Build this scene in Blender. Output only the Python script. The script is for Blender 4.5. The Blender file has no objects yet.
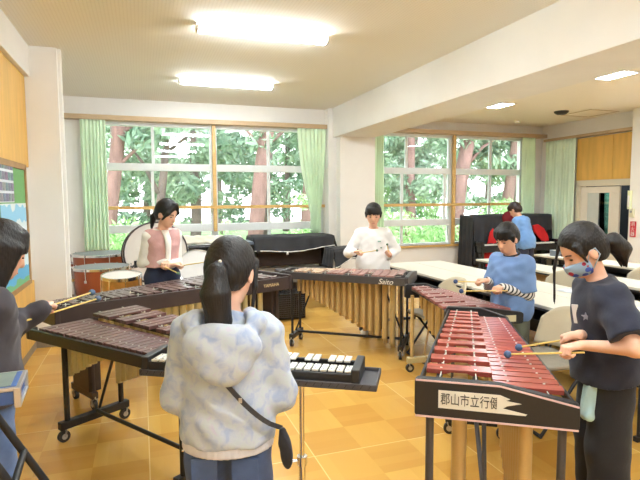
import bpy, math, random
import numpy as np
from mathutils import Vector, Matrix, Euler
random.seed(7); rng = np.random.default_rng(11)
scene = bpy.context.scene
COL = scene.collection
R = math.radians

# ------------------------------------------------------------------ materials
def mat(name, col, rough=0.6, metal=0.0, var=0.0, scale=8.0, bump=0.0, bscale=40.0, stretch=None, spec=0.5, col2=None, sheen=0.0):
    m = bpy.data.materials.new(name); m.use_nodes = True
    nt = m.node_tree; b = nt.nodes['Principled BSDF']
    b.inputs['Base Color'].default_value = (*col, 1)
    b.inputs['Roughness'].default_value = rough
    b.inputs['Metallic'].default_value = metal
    b.inputs['Specular IOR Level'].default_value = spec
    if sheen: b.inputs['Sheen Weight'].default_value = sheen
    tc = nt.nodes.new('ShaderNodeTexCoord'); mp = nt.nodes.new('ShaderNodeMapping')
    nt.links.new(tc.outputs['Object'], mp.inputs['Vector'])
    if stretch: mp.inputs['Scale'].default_value = stretch
    if var or col2:
        n = nt.nodes.new('ShaderNodeTexNoise'); n.inputs['Scale'].default_value = scale; n.inputs['Detail'].default_value = 4
        nt.links.new(mp.outputs['Vector'], n.inputs['Vector'])
        r = nt.nodes.new('ShaderNodeValToRGB')
        c2 = col2 if col2 else tuple(min(1, c * (1 + var)) for c in col)
        c1 = col if col2 else tuple(c * (1 - var) for c in col)
        r.color_ramp.elements[0].position = .35; r.color_ramp.elements[1].position = .65
        r.color_ramp.elements[0].color = (*c1, 1); r.color_ramp.elements[1].color = (*c2, 1)
        nt.links.new(n.outputs['Fac'], r.inputs['Fac']); nt.links.new(r.outputs['Color'], b.inputs['Base Color'])
    if bump:
        n2 = nt.nodes.new('ShaderNodeTexNoise'); n2.inputs['Scale'].default_value = bscale; n2.inputs['Detail'].default_value = 3
        nt.links.new(mp.outputs['Vector'], n2.inputs['Vector'])
        bp = nt.nodes.new('ShaderNodeBump'); bp.inputs['Strength'].default_value = bump; bp.inputs['Distance'].default_value = .01
        nt.links.new(n2.outputs['Fac'], bp.inputs['Height']); nt.links.new(bp.outputs['Normal'], b.inputs['Normal'])
    return m

def emit_mat(name, col, strength):
    m = bpy.data.materials.new(name); m.use_nodes = True
    b = m.node_tree.nodes['Principled BSDF']
    b.inputs['Base Color'].default_value = (.9, .9, .9, 1)
    b.inputs['Emission Color'].default_value = (*col, 1); b.inputs['Emission Strength'].default_value = strength
    return m

def srgb(r, g, b):
    f = lambda c: ((c/255)/12.92 if c/255 <= .04045 else (((c/255)+.055)/1.055)**2.4)
    return (f(r), f(g), f(b))

# ------------------------------------------------------------------ mesh builder
class MB:
    def __init__(s): s.v = []; s.f = []
    def add(s, vs, fs):
        o = len(s.v); s.v += [tuple(v) for v in vs]; s.f += [tuple(i + o for i in f) for f in fs]; return s
    def box(s, c, d, rz=0, rot=None):
        hx, hy, hz = d[0]/2, d[1]/2, d[2]/2
        pts = [Vector((x, y, z)) for x in (-hx, hx) for y in (-hy, hy) for z in (-hz, hz)]
        M = rot if rot is not None else Matrix.Rotation(rz, 3, 'Z')
        pts = [M @ p + Vector(c) for p in pts]
        return s.add(pts, [(0,1,3,2),(4,6,7,5),(0,4,5,1),(2,3,7,6),(0,2,6,4),(1,5,7,3)])
    def beam(s, a, b, w, h):
        a, b = Vector(a), Vector(b); d = (b - a); L = d.length; x = d.normalized()
        up = Vector((0,0,1)) if abs(x.z) < .95 else Vector((0,1,0))
        y = up.cross(x).normalized(); z = x.cross(y)
        M = Matrix((x, y, z)).transposed()
        return s.box((a + b)/2, (L, w, h), rot=M)
    def cyl(s, a, b, r0, r1=None, n=14, caps=True):
        r1 = r0 if r1 is None else r1
        return s.tube([a, b], [r0, r1], n, caps)
    def tube(s, path, rad, n=12, caps=True):
        path = [Vector(p) for p in path]
        if not isinstance(rad, (list, tuple)): rad = [rad]*len(path)
        rings = []; prev = None
        for i, p in enumerate(path):
            t = (path[min(i+1, len(path)-1)] - path[max(i-1, 0)]).normalized()
            if prev is None:
                up = Vector((0,0,1)) if abs(t.z) < .9 else Vector((1,0,0))
                u = up.cross(t).normalized()
            else:
                u = (prev - t*prev.dot(t)).normalized()
            prev = u; w = t.cross(u)
            rings.append([p + (u*math.cos(2*math.pi*k/n) + w*math.sin(2*math.pi*k/n))*rad[i] for k in range(n)])
        vs = [q for r in rings for q in r]; fs = []
        for i in range(len(path)-1):
            for k in range(n):
                a = i*n + k; b = i*n + (k+1) % n
                fs.append((a, b, b+n, a+n))
        if caps:
            fs.append(tuple(range(n-1, -1, -1))); fs.append(tuple((len(path)-1)*n + k for k in range(n)))
        return s.add(vs, fs)
    def lathe(s, prof, c=(0,0,0), n=32, axis='Z', M=None):
        vs = []; fs = []
        for (r, z) in prof:
            for k in range(n):
                a = 2*math.pi*k/n; v = Vector((r*math.cos(a), r*math.sin(a), z))
                if M is not None: v = M @ v
                vs.append(v + Vector(c))
        for i in range(len(prof)-1):
            for k in range(n):
                a = i*n + k; b = i*n + (k+1) % n
                fs.append((a, b, b+n, a+n))
        return s.add(vs, fs)
    def prism(s, poly, lo, hi, axis='z', M=None):
        def mk(p, h):
            v = {'z': Vector((p[0], p[1], h)), 'y': Vector((p[0], h, p[1])), 'x': Vector((h, p[0], p[1]))}[axis]
            return M @ v if M is not None else v
        n = len(poly)
        vs = [mk(p, lo) for p in poly] + [mk(p, hi) for p in poly]
        fs = [tuple(range(n-1, -1, -1)), tuple(range(n, 2*n))] + [(i, (i+1) % n, n+(i+1) % n, n+i) for i in range(n)]
        return s.add(vs, fs)
    def ell(s, c, r, n=16, M=None):
        prof = [(math.sin(math.pi*i/n), -math.cos(math.pi*i/n)) for i in range(n+1)]
        vs = []; fs = []; m = 2*n
        for (q, z) in prof:
            for k in range(m):
                a = 2*math.pi*k/m
                v = Vector((q*math.cos(a)*r[0], q*math.sin(a)*r[1], z*r[2]))
                if M is not None: v = M @ v
                vs.append(v + Vector(c))
        for i in range(n):
            for k in range(m):
                a = i*m + k; b = i*m + (k+1) % m
                fs.append((a, b, b+m, a+m))
        return s.add(vs, fs)
    def build(s, name, material, parent=None, smooth=False, bev=0.0, loc=None, solid=0.0):
        me = bpy.data.meshes.new(name); me.from_pydata(s.v, [], s.f); me.validate()
        import bmesh
        bm = bmesh.new(); bm.from_mesh(me); bmesh.ops.remove_doubles(bm, verts=bm.verts, dist=1e-5)
        bmesh.ops.recalc_face_normals(bm, faces=bm.faces); bm.to_mesh(me); bm.free()
        o = bpy.data.objects.new(name, me); COL.objects.link(o)
        if material is not None: me.materials.append(material)
        if parent is not None: o.parent = parent
        if loc is not None: o.location = loc
        if solid:
            so = o.modifiers.new('thick', 'SOLIDIFY'); so.thickness = solid; so.offset = 0
        if bev:
            b = o.modifiers.new('bevel', 'BEVEL'); b.width = bev; b.segments = 2; b.limit_method = 'ANGLE'
        if smooth:
            me.shade_smooth() if smooth is True else me.shade_smooth()
            if smooth == 'auto': me.set_sharp_from_angle(angle=R(40))
        return o

def tag(o, label, cat, group=None):
    o['label'] = label; o['category'] = cat
    if group: o['group'] = group
    return o
def thing(name, label, cat, loc=(0,0,0), rz=0, group=None):
    o = bpy.data.objects.new(name, None); COL.objects.link(o)
    o.empty_display_size = .1
    o.location = loc; o.rotation_euler = (0, 0, rz)
    return tag(o, label, cat, group)
def struct(o): o['kind'] = 'structure'; return o
def dup(root, loc, rz, label, group=None):
    def cp(o, par):
        c = o.copy(); COL.objects.link(c)
        if par is not None: c.parent = par
        for ch in list(o.children): cp(ch, c)
        return c
    r = cp(root, None); r.location = loc; r.rotation_euler = (0, 0, rz); r['label'] = label
    if group: r['group'] = group
    return r
def text_mesh(name, s, size, material, parent, M, extrude=.0008, cutx=None, shear=0, align='CENTER'):
    cu = bpy.data.curves.new(name, 'FONT'); cu.body = s; cu.size = size; cu.extrude = extrude; cu.align_x = align; cu.align_y = 'CENTER'; cu.shear = shear
    t = bpy.data.objects.new(name, cu); COL.objects.link(t)
    dg = bpy.context.evaluated_depsgraph_get(); dg.update()
    me = bpy.data.meshes.new_from_object(t.evaluated_get(dg))
    bpy.data.objects.remove(t)
    if cutx is not None:
        import bmesh
        bm = bmesh.new(); bm.from_mesh(me)
        bmesh.ops.bisect_plane(bm, geom=bm.verts[:] + bm.edges[:] + bm.faces[:], plane_co=cutx[0], plane_no=cutx[1], clear_outer=True)
        bm.to_mesh(me); bm.free()
    me.materials.clear(); me.materials.append(material)
    o = bpy.data.objects.new(name, me); COL.objects.link(o); o.parent = parent; o.matrix_local = M
    return o

# ------------------------------------------------------------------ signed distance figures
class SDF:
    def __init__(s): s.p = []
    def cap(s, a, b, ra, rb=None, k=.02): s.p.append(('cap', np.array(a, float), np.array(b, float), ra, ra if rb is None else rb, k, 1)); return s
    def ell(s, c, r, k=.02, M=None): s.p.append(('ell', np.array(c, float), np.array(r, float), M, None, k, 1)); return s
    def sub(s, c, r, k=.01, M=None): s.p.append(('ell', np.array(c, float), np.array(r, float), M, None, k, -1)); return s
    def plane(s, c, n, lo=None, hi=None, k=.0):       # keeps the side the normal points away from
        s.p.append(('pl', np.array(c, float), np.array(n, float), lo, hi, k, -1)); return s
    def mesh(s, res, noise=None):
        lo = np.full(3, 1e9); hi = np.full(3, -1e9); boxes = []
        for q in s.p:
            if q[0] == 'cap':
                r = max(q[3], q[4]); l = np.minimum(q[1], q[2]) - r; h = np.maximum(q[1], q[2]) + r
            elif q[0] == 'ell':
                rr = np.max(q[2]) if q[3] is not None else q[2]; l = q[1] - rr; h = q[1] + rr
            else: boxes.append(None); continue
            boxes.append((l, h))
            if q[6] > 0: lo = np.minimum(lo, l); hi = np.maximum(hi, h)
        lo = lo - 4*res - .01; n = np.ceil((hi + 4*res + .01 - lo)/res).astype(int) + 1
        D = np.full(n, .5, np.float32)
        ax = [lo[i] + res*np.arange(n[i]) for i in range(3)]
        for q, bx in zip(s.p, boxes):
            if q[0] == 'pl':
                sl = [slice(0, n[i]) for i in range(3)]
                if q[3] is not None:
                    for i in range(3):
                        a = max(0, int((q[3][i] - lo[i])/res)); b = min(n[i], max(a, int((q[4][i] - lo[i])/res) + 1)); sl[i] = slice(a, b)
            else:
                m = q[5]*1.2 + 3*res; sl = []
                for i in range(3):
                    a = max(0, int((bx[0][i] - m - lo[i])/res)); b = min(n[i], int((bx[1][i] + m - lo[i])/res) + 2); sl.append(slice(a, max(a, b)))
            if any(t.stop <= t.start for t in sl): continue
            X = ax[0][sl[0]][:, None, None]; Y = ax[1][sl[1]][None, :, None]; Z = ax[2][sl[2]][None, None, :]
            if q[0] == 'pl':
                d = (X - q[1][0])*q[2][0] + (Y - q[1][1])*q[2][1] + (Z - q[1][2])*q[2][2]
                sub = D[tuple(sl)]; D[tuple(sl)] = np.maximum(sub, d); continue
            if q[0] == 'cap':
                a, b, ra, rb = q[1:5]; ba = b - a; L2 = max(ba @ ba, 1e-12)
                t = ((X - a[0])*ba[0] + (Y - a[1])*ba[1] + (Z - a[2])*ba[2])/L2
                t = np.clip(t, 0, 1)
                d = np.sqrt((X - a[0] - ba[0]*t)**2 + (Y - a[1] - ba[1]*t)**2 + (Z - a[2] - ba[2]*t)**2) - (ra + (rb - ra)*t)
            else:
                c, r, M = q[1:4]; x, y, z = X - c[0], Y - c[1], Z - c[2]
                if M is not None:
                    x, y, z = (x*M[0][0] + y*M[1][0] + z*M[2][0], x*M[0][1] + y*M[1][1] + z*M[2][1], x*M[0][2] + y*M[1][2] + z*M[2][2])
                k0 = np.sqrt((x/r[0])**2 + (y/r[1])**2 + (z/r[2])**2); k1 = np.sqrt((x/r[0]**2)**2 + (y/r[1]**2)**2 + (z/r[2]**2)**2)
                d = k0*(k0 - 1)/np.maximum(k1, 1e-9)
            sub = D[tuple(sl)]; k = q[5]
            if q[6] > 0:
                h = np.maximum(k - np.abs(sub - d), 0)/k
                D[tuple(sl)] = np.minimum(sub, d) - h*h*k*.25
            else:
                h = np.maximum(k - np.abs(sub + d), 0)/k
                D[tuple(sl)] = np.maximum(sub, -d) + h*h*k*.25
        if noise is not None:
            X = ax[0][:, None, None]; Y = ax[1][None, :, None]; Z = ax[2][None, None, :]
            D = D + noise(X, Y, Z).astype(np.float32)
        return surface_nets(D, lo, res)

def surface_nets(D, lo, res):
    I = D < 0; n = np.array(D.shape)
    cs = np.zeros(n - 1, np.int8)
    for i in (0, 1):
        for j in (0, 1):
            for k in (0, 1): cs += I[i:n[0]-1+i, j:n[1]-1+j, k:n[2]-1+k]
    act = (cs > 0) & (cs < 8)
    idx = np.argwhere(act); m = len(idx)
    ID = np.full(act.shape, -1, np.int64); ID[act] = np.arange(m)
    acc = np.zeros((m, 3)); cnt = np.zeros(m)
    i, j, k = idx.T
    for axis in range(3):
        o1, o2 = [t for t in range(3) if t != axis]
        for a in (0, 1):
            for b in (0, 1):
                off = np.zeros(3, int); off[o1] = a; off[o2] = b
                off2 = off.copy(); off2[axis] = 1
                d0 = D[i+off[0], j+off[1], k+off[2]]; d1 = D[i+off2[0], j+off2[1], k+off2[2]]
                c = (d0 < 0) != (d1 < 0); t = np.zeros(m); t[c] = d0[c]/(d0[c] - d1[c])
                p = np.tile(off.astype(float), (m, 1)); p[:, axis] = t
                acc[c] += p[c]; cnt[c] += 1
    V = lo + res*(idx + acc/np.maximum(cnt, 1)[:, None])
    F = []
    for axis in range(3):
        sh = [slice(None)]*3; a = list(sh); b = list(sh); a[axis] = slice(0, -1); b[axis] = slice(1, None)
        cr = np.argwhere(I[tuple(a)] != I[tuple(b)]); s = I[tuple(cr.T)]
        o1, o2 = (axis+1) % 3, (axis+2) % 3
        ok = (cr[:, o1] > 0) & (cr[:, o2] > 0) & (cr[:, o1] < act.shape[o1]) & (cr[:, o2] < act.shape[o2]); cr = cr[ok]; s = s[ok]
        q = []
        for (da, db) in ((-1, -1), (0, -1), (0, 0), (-1, 0)):
            c = cr.copy(); c[:, o1] += da; c[:, o2] += db; q.append(ID[tuple(c.T)])
        q = np.array(q).T; q[~s] = q[~s][:, ::-1]; F.append(q)
    F = np.concatenate(F); F = F[(F >= 0).all(1)]
    return V, F

def np_obj(name, V, F, material, parent):
    me = bpy.data.meshes.new(name)
    me.vertices.add(len(V)); me.vertices.foreach_set('co', V.astype(np.float32).ravel())
    me.loops.add(len(F)*4); me.loops.foreach_set('vertex_index', F.astype(np.int32).ravel())
    me.polygons.add(len(F)); me.polygons.foreach_set('loop_start', np.arange(0, 4*len(F), 4, dtype=np.int32))
    me.update(calc_edges=True); me.validate(); me.shade_smooth()
    me.materials.append(material)
    o = bpy.data.objects.new(name, me); COL.objects.link(o)
    if parent is not None: o.parent = parent
    return o
# ------------------------------------------------------------------ camera
CH = 1.5
cam = bpy.data.cameras.new('camera'); co = bpy.data.objects.new('camera', cam); COL.objects.link(co); scene.camera = co
cam.sensor_width = 36; cam.lens = 36*512/640; cam.clip_start = .05
co.location = (0, 0, CH)
co.rotation_mode = 'XYZ'
fw = Vector((math.sin(R(19.2))*math.cos(R(4.65)), math.cos(R(19.2))*math.cos(R(4.65)), -math.sin(R(4.65))))
rt = Vector((math.cos(R(19.2)), -math.sin(R(19.2)), 0)); dn = fw.cross(rt)
cr, sr = math.cos(R(.3)), math.sin(R(.3))
rt2 = rt*cr + dn*sr; dn2 = dn*cr - rt*sr
co.rotation_euler = Matrix((rt2, -dn2, -fw)).transposed().to_euler()

# ------------------------------------------------------------------ surface materials
M_wall = mat('painted_wall', srgb(241, 237, 231), .8, var=.015, scale=3, bump=.05, bscale=120)
M_beam = M_wall
M_trim = mat('brown_wood_trim', srgb(196, 168, 132), .5, var=.06, scale=6, stretch=(1, 8, 8))
M_base = mat('grey_baseboard', srgb(150, 138, 122), .6, var=.05)
M_alu = mat('white_aluminium', srgb(228, 230, 228), .4, var=.02)
M_oak = mat('yellow_wood_rail', srgb(214, 172, 104), .45, var=.08, scale=5, stretch=(2, 10, 10))
M_panel = mat('yellow_veneer', srgb(226, 178, 88), .45, var=.08, scale=2.2, stretch=(6, 6, .8))
M_curtain = mat('green_curtain', srgb(226, 248, 216), .85, var=.05, scale=3, sheen=.2)
M_curtain_pale = mat('pale_green_curtain', srgb(226, 244, 220), .85, var=.05, scale=3, sheen=.2)
M_lamp = emit_mat('tube_light', (.84, .94, 1), 32)
M_lamp_r = emit_mat('downlight_panel', (.84, .94, 1), 26)
M_white = mat('white_enamel', (.85, .84, .8), .4)

def ceil_mat():
    m = mat('ribbed_ceiling_board', srgb(232, 220, 200), .85)
    nt = m.node_tree; b = nt.nodes['Principled BSDF']; tc = nt.nodes.new('ShaderNodeTexCoord')
    w = nt.nodes.new('ShaderNodeTexWave'); w.wave_type = 'BANDS'; w.bands_direction = 'X'; w.inputs['Scale'].default_value = 11; w.inputs['Distortion'].default_value = 0
    nt.links.new(tc.outputs['Object'], w.inputs['Vector'])
    w2 = nt.nodes.new('ShaderNodeTexWave'); w2.wave_type = 'BANDS'; w2.bands_direction = 'Y'; w2.inputs['Scale'].default_value = 11; w2.inputs['Distortion'].default_value = 0
    nt.links.new(tc.outputs['Object'], w2.inputs['Vector'])
    n = nt.nodes.new('ShaderNodeTexNoise'); n.inputs['Scale'].default_value = 30; nt.links.new(tc.outputs['Object'], n.inputs['Vector'])
    ad = nt.nodes.new('ShaderNodeMath'); ad.operation = 'MULTIPLY_ADD'; ad.inputs[1].default_value = .5
    nt.links.new(w2.outputs['Fac'], ad.inputs[0]); nt.links.new(w.outputs['Fac'], ad.inputs[2])
    r = nt.nodes.new('ShaderNodeValToRGB'); r.color_ramp.elements[0].position = .1; r.color_ramp.elements[1].position = .6
    r.color_ramp.elements[0].color = (*srgb(238, 232, 220), 1); r.color_ramp.elements[1].color = (*srgb(246, 241, 230), 1)
    nt.links.new(ad.outputs[0], r.inputs['Fac']); nt.links.new(r.outputs['Color'], b.inputs['Base Color'])
    return m
M_ceil = ceil_mat()
M_ceil2 = mat('plain_ceiling_board', srgb(246, 240, 228), .85, var=.02, scale=60)

def floor_mat():
    m = mat('parquet_floor', srgb(214, 160, 80), .3)
    nt = m.node_tree; b = nt.nodes['Principled BSDF']; L = nt.links.new
    def node(t, **k):
        n = nt.nodes.new(t)
        for a, v in k.items(): setattr(n, a, v)
        return n
    def math_(op, a, b_=None):
        n = node('ShaderNodeMath', operation=op)
        for i, x in enumerate((a, b_)):
            if x is None: continue
            if isinstance(x, (int, float)): n.inputs[i].default_value = x
            else: L(x, n.inputs[i])
        return n.outputs[0]
    tc = node('ShaderNodeTexCoord'); sp = node('ShaderNodeSeparateXYZ'); L(tc.outputs['Object'], sp.inputs[0])
    B = .303
    u = math_('DIVIDE', sp.outputs[0], B); v = math_('DIVIDE', sp.outputs[1], B)
    iu = math_('FLOOR', u); iv = math_('FLOOR', v); par = math_('MODULO', math_('ADD', math_('ADD', iu, iv), 400), 2)
    fu = math_('FRACT', u); fv = math_('FRACT', v)
    # plank coordinate inside the block, alternating direction
    t = math_('ADD', math_('MULTIPLY', fu, par), math_('MULTIPLY', fv, math_('SUBTRACT', 1, par)))
    ti = math_('FLOOR', math_('MULTIPLY', t, 4))
    cb = node('ShaderNodeCombineXYZ'); L(iu, cb.inputs[0]); L(iv, cb.inputs[1]); L(ti, cb.inputs[2])
    wn = node('ShaderNodeTexWhiteNoise', noise_dimensions='3D'); L(cb.outputs[0], wn.inputs['Vector'])
    cb2 = node('ShaderNodeCombineXYZ'); L(iu, cb2.inputs[0]); L(iv, cb2.inputs[1])
    wn2 = node('ShaderNodeTexWhiteNoise', noise_dimensions='3D'); L(cb2.outputs[0], wn2.inputs['Vector'])
    mix = math_('ADD', math_('MULTIPLY', wn.outputs['Value'], .3), math_('ADD', math_('MULTIPLY', wn2.outputs['Value'], .35), math_('MULTIPLY', par, .35)))
    ns = node('ShaderNodeTexNoise'); ns.inputs['Scale'].default_value = 1.1; L(tc.outputs['Object'], ns.inputs['Vector'])
    mix = math_('ADD', mix, math_('MULTIPLY', math_('SUBTRACT', ns.outputs['Fac'], .5), .5))
    rp = node('ShaderNodeValToRGB'); e = rp.color_ramp.elements
    e[0].position = .0; e[0].color = (*srgb(204, 150, 68), 1); e[1].position = 1; e[1].color = (*srgb(226, 178, 90), 1)
    L(mix, rp.inputs['Fac'])
    # thin pale seams every third block
    def seam(c, period, w):
        f = math_('FRACT', math_('DIVIDE', c, period)); d = math_('MINIMUM', f, math_('SUBTRACT', 1, f))
        return math_('LESS_THAN', d, w/period)
    s = math_('MAXIMUM', seam(sp.outputs[0], B*3, .003), seam(sp.outputs[1], B*3, .003))
    mx = node('ShaderNodeMixRGB'); L(s, mx.inputs[0]); L(rp.outputs[0], mx.inputs[1]); mx.inputs[2].default_value = (*srgb(240, 206, 130), 1)
    L(mx.outputs[0], b.inputs['Base Color'])
    b.inputs['Roughness'].default_value = .26; b.inputs['Specular IOR Level'].default_value = .45
    return m
M_floor = floor_mat()

def glass_mat():
    m = bpy.data.materials.new('window_glass'); m.use_nodes = True; nt = m.node_tree; nt.nodes.clear()
    o = nt.nodes.new('ShaderNodeOutputMaterial'); t = nt.nodes.new('ShaderNodeBsdfTransparent'); g = nt.nodes.new('ShaderNodeBsdfGlossy')
    g.inputs['Roughness'].default_value = .0; t.inputs['Color'].default_value = (.97, .98, .98, 1)
    mx = nt.nodes.new('ShaderNodeMixShader'); fr = nt.nodes.new('ShaderNodeFresnel'); fr.inputs['IOR'].default_value = 1.5
    nt.links.new(fr.outputs[0], mx.inputs[0]); nt.links.new(t.outputs[0], mx.inputs[1]); nt.links.new(g.outputs[0], mx.inputs[2]); nt.links.new(mx.outputs[0], o.inputs['Surface'])
    return m
M_glass = glass_mat()

# ------------------------------------------------------------------ room shell
XL, XR, YB, YF = -1.06, 7.64, 8.35, -3.2
ZC, ZC2 = 3.0, 2.9
def S(name, m, boxes, bev=0, parent=None):
    b = MB()
    for (x0, x1, y0, y1, z0, z1) in boxes: b.box(((x0+x1)/2, (y0+y1)/2, (z0+z1)/2), (x1-x0, y1-y0, z1-z0))
    o = b.build(name, m, parent, bev=bev)
    return struct(o) if parent is None else o
S('floor', M_floor, [(XL-.3, XR+.3, YF-.3, YB+.3, -.12, 0)])
S('ceiling', M_ceil, [(XL-.3, 3.1, YF-.3, YB+.3, ZC, ZC+.1)])
S('ceiling_side', M_ceil2, [(3.7, XR+.3, YF-.3, YB+.3, ZC2, ZC2+.1)])
S('trim_beam', M_wall, [(3.08, 3.76, YF, YB+.2, 2.52, 3.1)], .006)
S('wall_left', M_wall, [(XL-.2, XL, YF-.2, YB+.25, 0, ZC)])
S('wall_right', M_wall, [(XR, XR+.2, YF-.2, 6.22, 0, ZC2), (XR, XR+.2, 7.42, YB+.25, 0, ZC2), (XR, XR+.2, 6.22, 7.42, 1.72, ZC2)])
S('wall_front', M_wall, [(XL-.2, XR+.2, YF-.2, YF, 0, ZC)])
WZ0, WZ1 = .62, 2.66
W1, W2 = (-.72, 2.98), (3.80, 7.2)
S('wall_back', M_wall, [(XL, XR, YB, YB+.2, 0, WZ0), (XL, XR, YB, YB+.2, WZ1, ZC), (XL, W1[0], YB, YB+.2, WZ0, WZ1), (W1[1], W2[0], YB, YB+.2, WZ0, WZ1), (W2[1], XR, YB, YB+.2, WZ0, WZ1)])
S('trim_pillar_left', M_wall, [(XL-.05, -.745, 5.77, 5.93, 0, ZC), (-.76, -.715, 5.82, 5.88, 0, ZC)], .004)
S('trim_pillar_middle', M_wall, [(3.14, 3.78, 7.98, YB+.05, 0, 2.6), (3.0, 3.16, 8.16, YB+.05, 0, ZC)], .006)
S('trim_pillar_right', M_wall, [(7.46, XR+.1, 5.4, 6.2, 0, ZC2)], .006)
S('trim_cornice_left', M_wall, [(XL-.05, -.99, YF, 5.77, 2.70, ZC)], .004)
S('trim_valance_left', M_trim, [(XL, 3.0, YB-.14, YB+.01, 2.665, 2.735)], .004)
S('trim_valance_right', M_trim, [(3.78, XR, YB-.14, YB+.01, 2.665, 2.735), (XR-.10, XR, 6.2, YB-.14, 2.58, 2.63)], .004)
S('baseboard_left', M_base, [(XL, XL+.015, YF, 5.755, 0, .09), (XL, -.73, 5.755, 5.77, 0, .09)])
S('baseboard_back', M_base, [(XL, 3.14, YB-.015, YB, 0, .09), (3.14, 3.78, 7.965, 7.98, 0, .09), (3.78, XR, YB-.015, YB, 0, .09)])
S('wall_wood_panel', M_panel, [(XL, -1.035, YF, 4.3, 1.82, 2.70), (XL, -1.035, 4.31, 5.76, 1.82, 2.70)], .003)
S('trim_panel_left', M_panel, [(XL, -1.035, YF, 5.75, 0.09, .70)])
# the cupboards' yellow boards over the sliding door
S('trim_upper_board', M_panel, [(XR-.045, XR, 6.66, 7.42, 1.80, 2.56), (XR-.045, XR, 6.21, 6.653, 1.80, 2.56)], .003)

# ------------------------------------------------------------------ windows
def window(name, x0, x1, posts, stiles_up, stiles_mid, stiles_low):
    y = YB + .08
    def fr(n, m, bx, bev=.003, par=None):
        b = MB()
        for (a0, a1, b0, b1, c0, c1) in bx: b.box(((a0+a1)/2, (b0+b1)/2, (c0+c1)/2), (a1-a0, b1-b0, c1-c0))
        return b.build(n, m, par, bev=bev)
    F = fr(name, M_alu, [(x0, x1, y-.04, y+.06, WZ0, WZ0+.035), (x0, x1, y-.04, y+.06, WZ1-.045, WZ1), (x0, x0+.04, y-.04, y+.06, WZ0, WZ1), (x1-.04, x1, y-.04, y+.06, WZ0, WZ1),
                         (x0, x1, y-.05, y+.07, 1.94, 2.05), (x0, x1, y-.05, y+.07, .98, 1.10)])
    struct(F)
    bands = ((WZ0+.035, .98, stiles_low), (1.10, 1.94, stiles_mid), (2.05, WZ1-.045, stiles_up))
    for (z0, z1, st) in bands:
        for sx in st:
            fr('window_stile', M_alu, [(sx-.022, sx+.022, y-.02, y+.03, z0, z1)], par=F)
        edges = [x0+.04] + sorted(list(st) + list(posts)) + [x1-.04]
        for a, b in zip(edges, edges[1:]):
            if b - a > .1: fr('window_pane', M_glass, [(a+.02, b-.02, y+.003, y+.007, z0, z1)], bev=0, par=F)
    for px in posts:
        fr('window_frame', M_alu, [(px-.055, px+.055, y-.05, y+.05, WZ0, WZ1)], par=F)
        fr('window_post', M_oak, [(px-.028, px+.028, YB-.05, YB-.005, .98 if x0 < 0 else WZ0, WZ1)], par=F)
    fr('guard_rail', M_oak, [(x0, x1, YB-.06, YB-.015, 1.345, 1.395)], par=F)
    fr('window_sill', M_oak if x0 > 0 else M_trim, [(x0, x1, YB-.05, y+.06, WZ0-.035, WZ0)], par=F)
window('window_1', *W1, [1.12], [.20, 2.03], [.18, 2.03], [.18, 2.03])
window('window_2', *W2, [5.57], [4.62, 6.46], [4.53, 6.46, 5.44], [4.53, 6.46])

# ------------------------------------------------------------------ door on the right wall
dr = MB()
for (y0, y1, z0, z1) in ((6.52, 6.72, 0, 1.57), (7.18, 7.32, 0, 1.57), (6.52, 7.32, 1.5705, 1.68), (6.7205, 7.1795, 0, .72)):
    dr.box((XR+.0, (y0+y1)/2, (z0+z1)/2), (.04, y1-y0, z1-z0))
M_door = mat('cream_door', srgb(232, 224, 208), .5, var=.02)
D1 = struct(dr.build('door_1', M_door, bev=.004))
MB().box((XR, 7.06, 1.145), (.02, .24, .85)).build('frosted_panel', mat('frosted_panel', srgb(205, 208, 200), .5, var=.03), D1)
MB().box((XR, 6.83, 1.145), (.008, .22, .85)).build('door_pane', M_glass, D1)
db = MB()
for (y0, y1, z0, z1) in ((7.32, 7.42, 0, 1.72), (6.2, 7.42, 1.69, 1.80)): db.box((XR-.01, (y0+y1)/2, (z0+z1)/2), (.06, y1-y0, z1-z0))
struct(db.build('trim_door_frame', mat('cream_frame', srgb(222, 212, 190), .5), bev=.004))
MB().box((XR-.03, 6.56, .85), (.012, .03, .1)).build('door_handle', mat('door_pull', (.3, .3, .3), .3, .8), D1, bev=.003)
# corridor behind the door
Mcor = mat('shade_dark_corridor_wall', srgb(34, 38, 40), .8, var=.05)  # near-black colour stands in for the darkness beyond the open doorway gap
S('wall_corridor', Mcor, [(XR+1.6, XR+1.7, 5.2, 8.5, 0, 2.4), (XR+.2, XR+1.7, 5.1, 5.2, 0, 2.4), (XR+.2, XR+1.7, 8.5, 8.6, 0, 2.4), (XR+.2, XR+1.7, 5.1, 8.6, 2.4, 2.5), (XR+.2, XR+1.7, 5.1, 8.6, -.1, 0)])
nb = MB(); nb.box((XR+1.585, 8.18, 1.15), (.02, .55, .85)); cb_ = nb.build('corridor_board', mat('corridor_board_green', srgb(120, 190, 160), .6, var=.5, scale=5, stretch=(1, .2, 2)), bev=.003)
tag(cb_, 'green board on the corridor wall seen through the pane of the sliding door', 'board')

cl_ = thing('added_corridor_light', 'added unseen light brightening the corridor behind the sliding door', 'ceiling light', (XR+.9, 8.1, 2.4))  # unseen lamp, added to brighten the board behind the door pane
MB().box((0, 0, -.02), (.20, .62, .04)).build('lamp_housing', M_white, cl_, bev=.004)
MB().box((0, 0, -.05), (.12, .56, .02)).build('lamp_diffuser', M_lamp, cl_)
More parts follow.
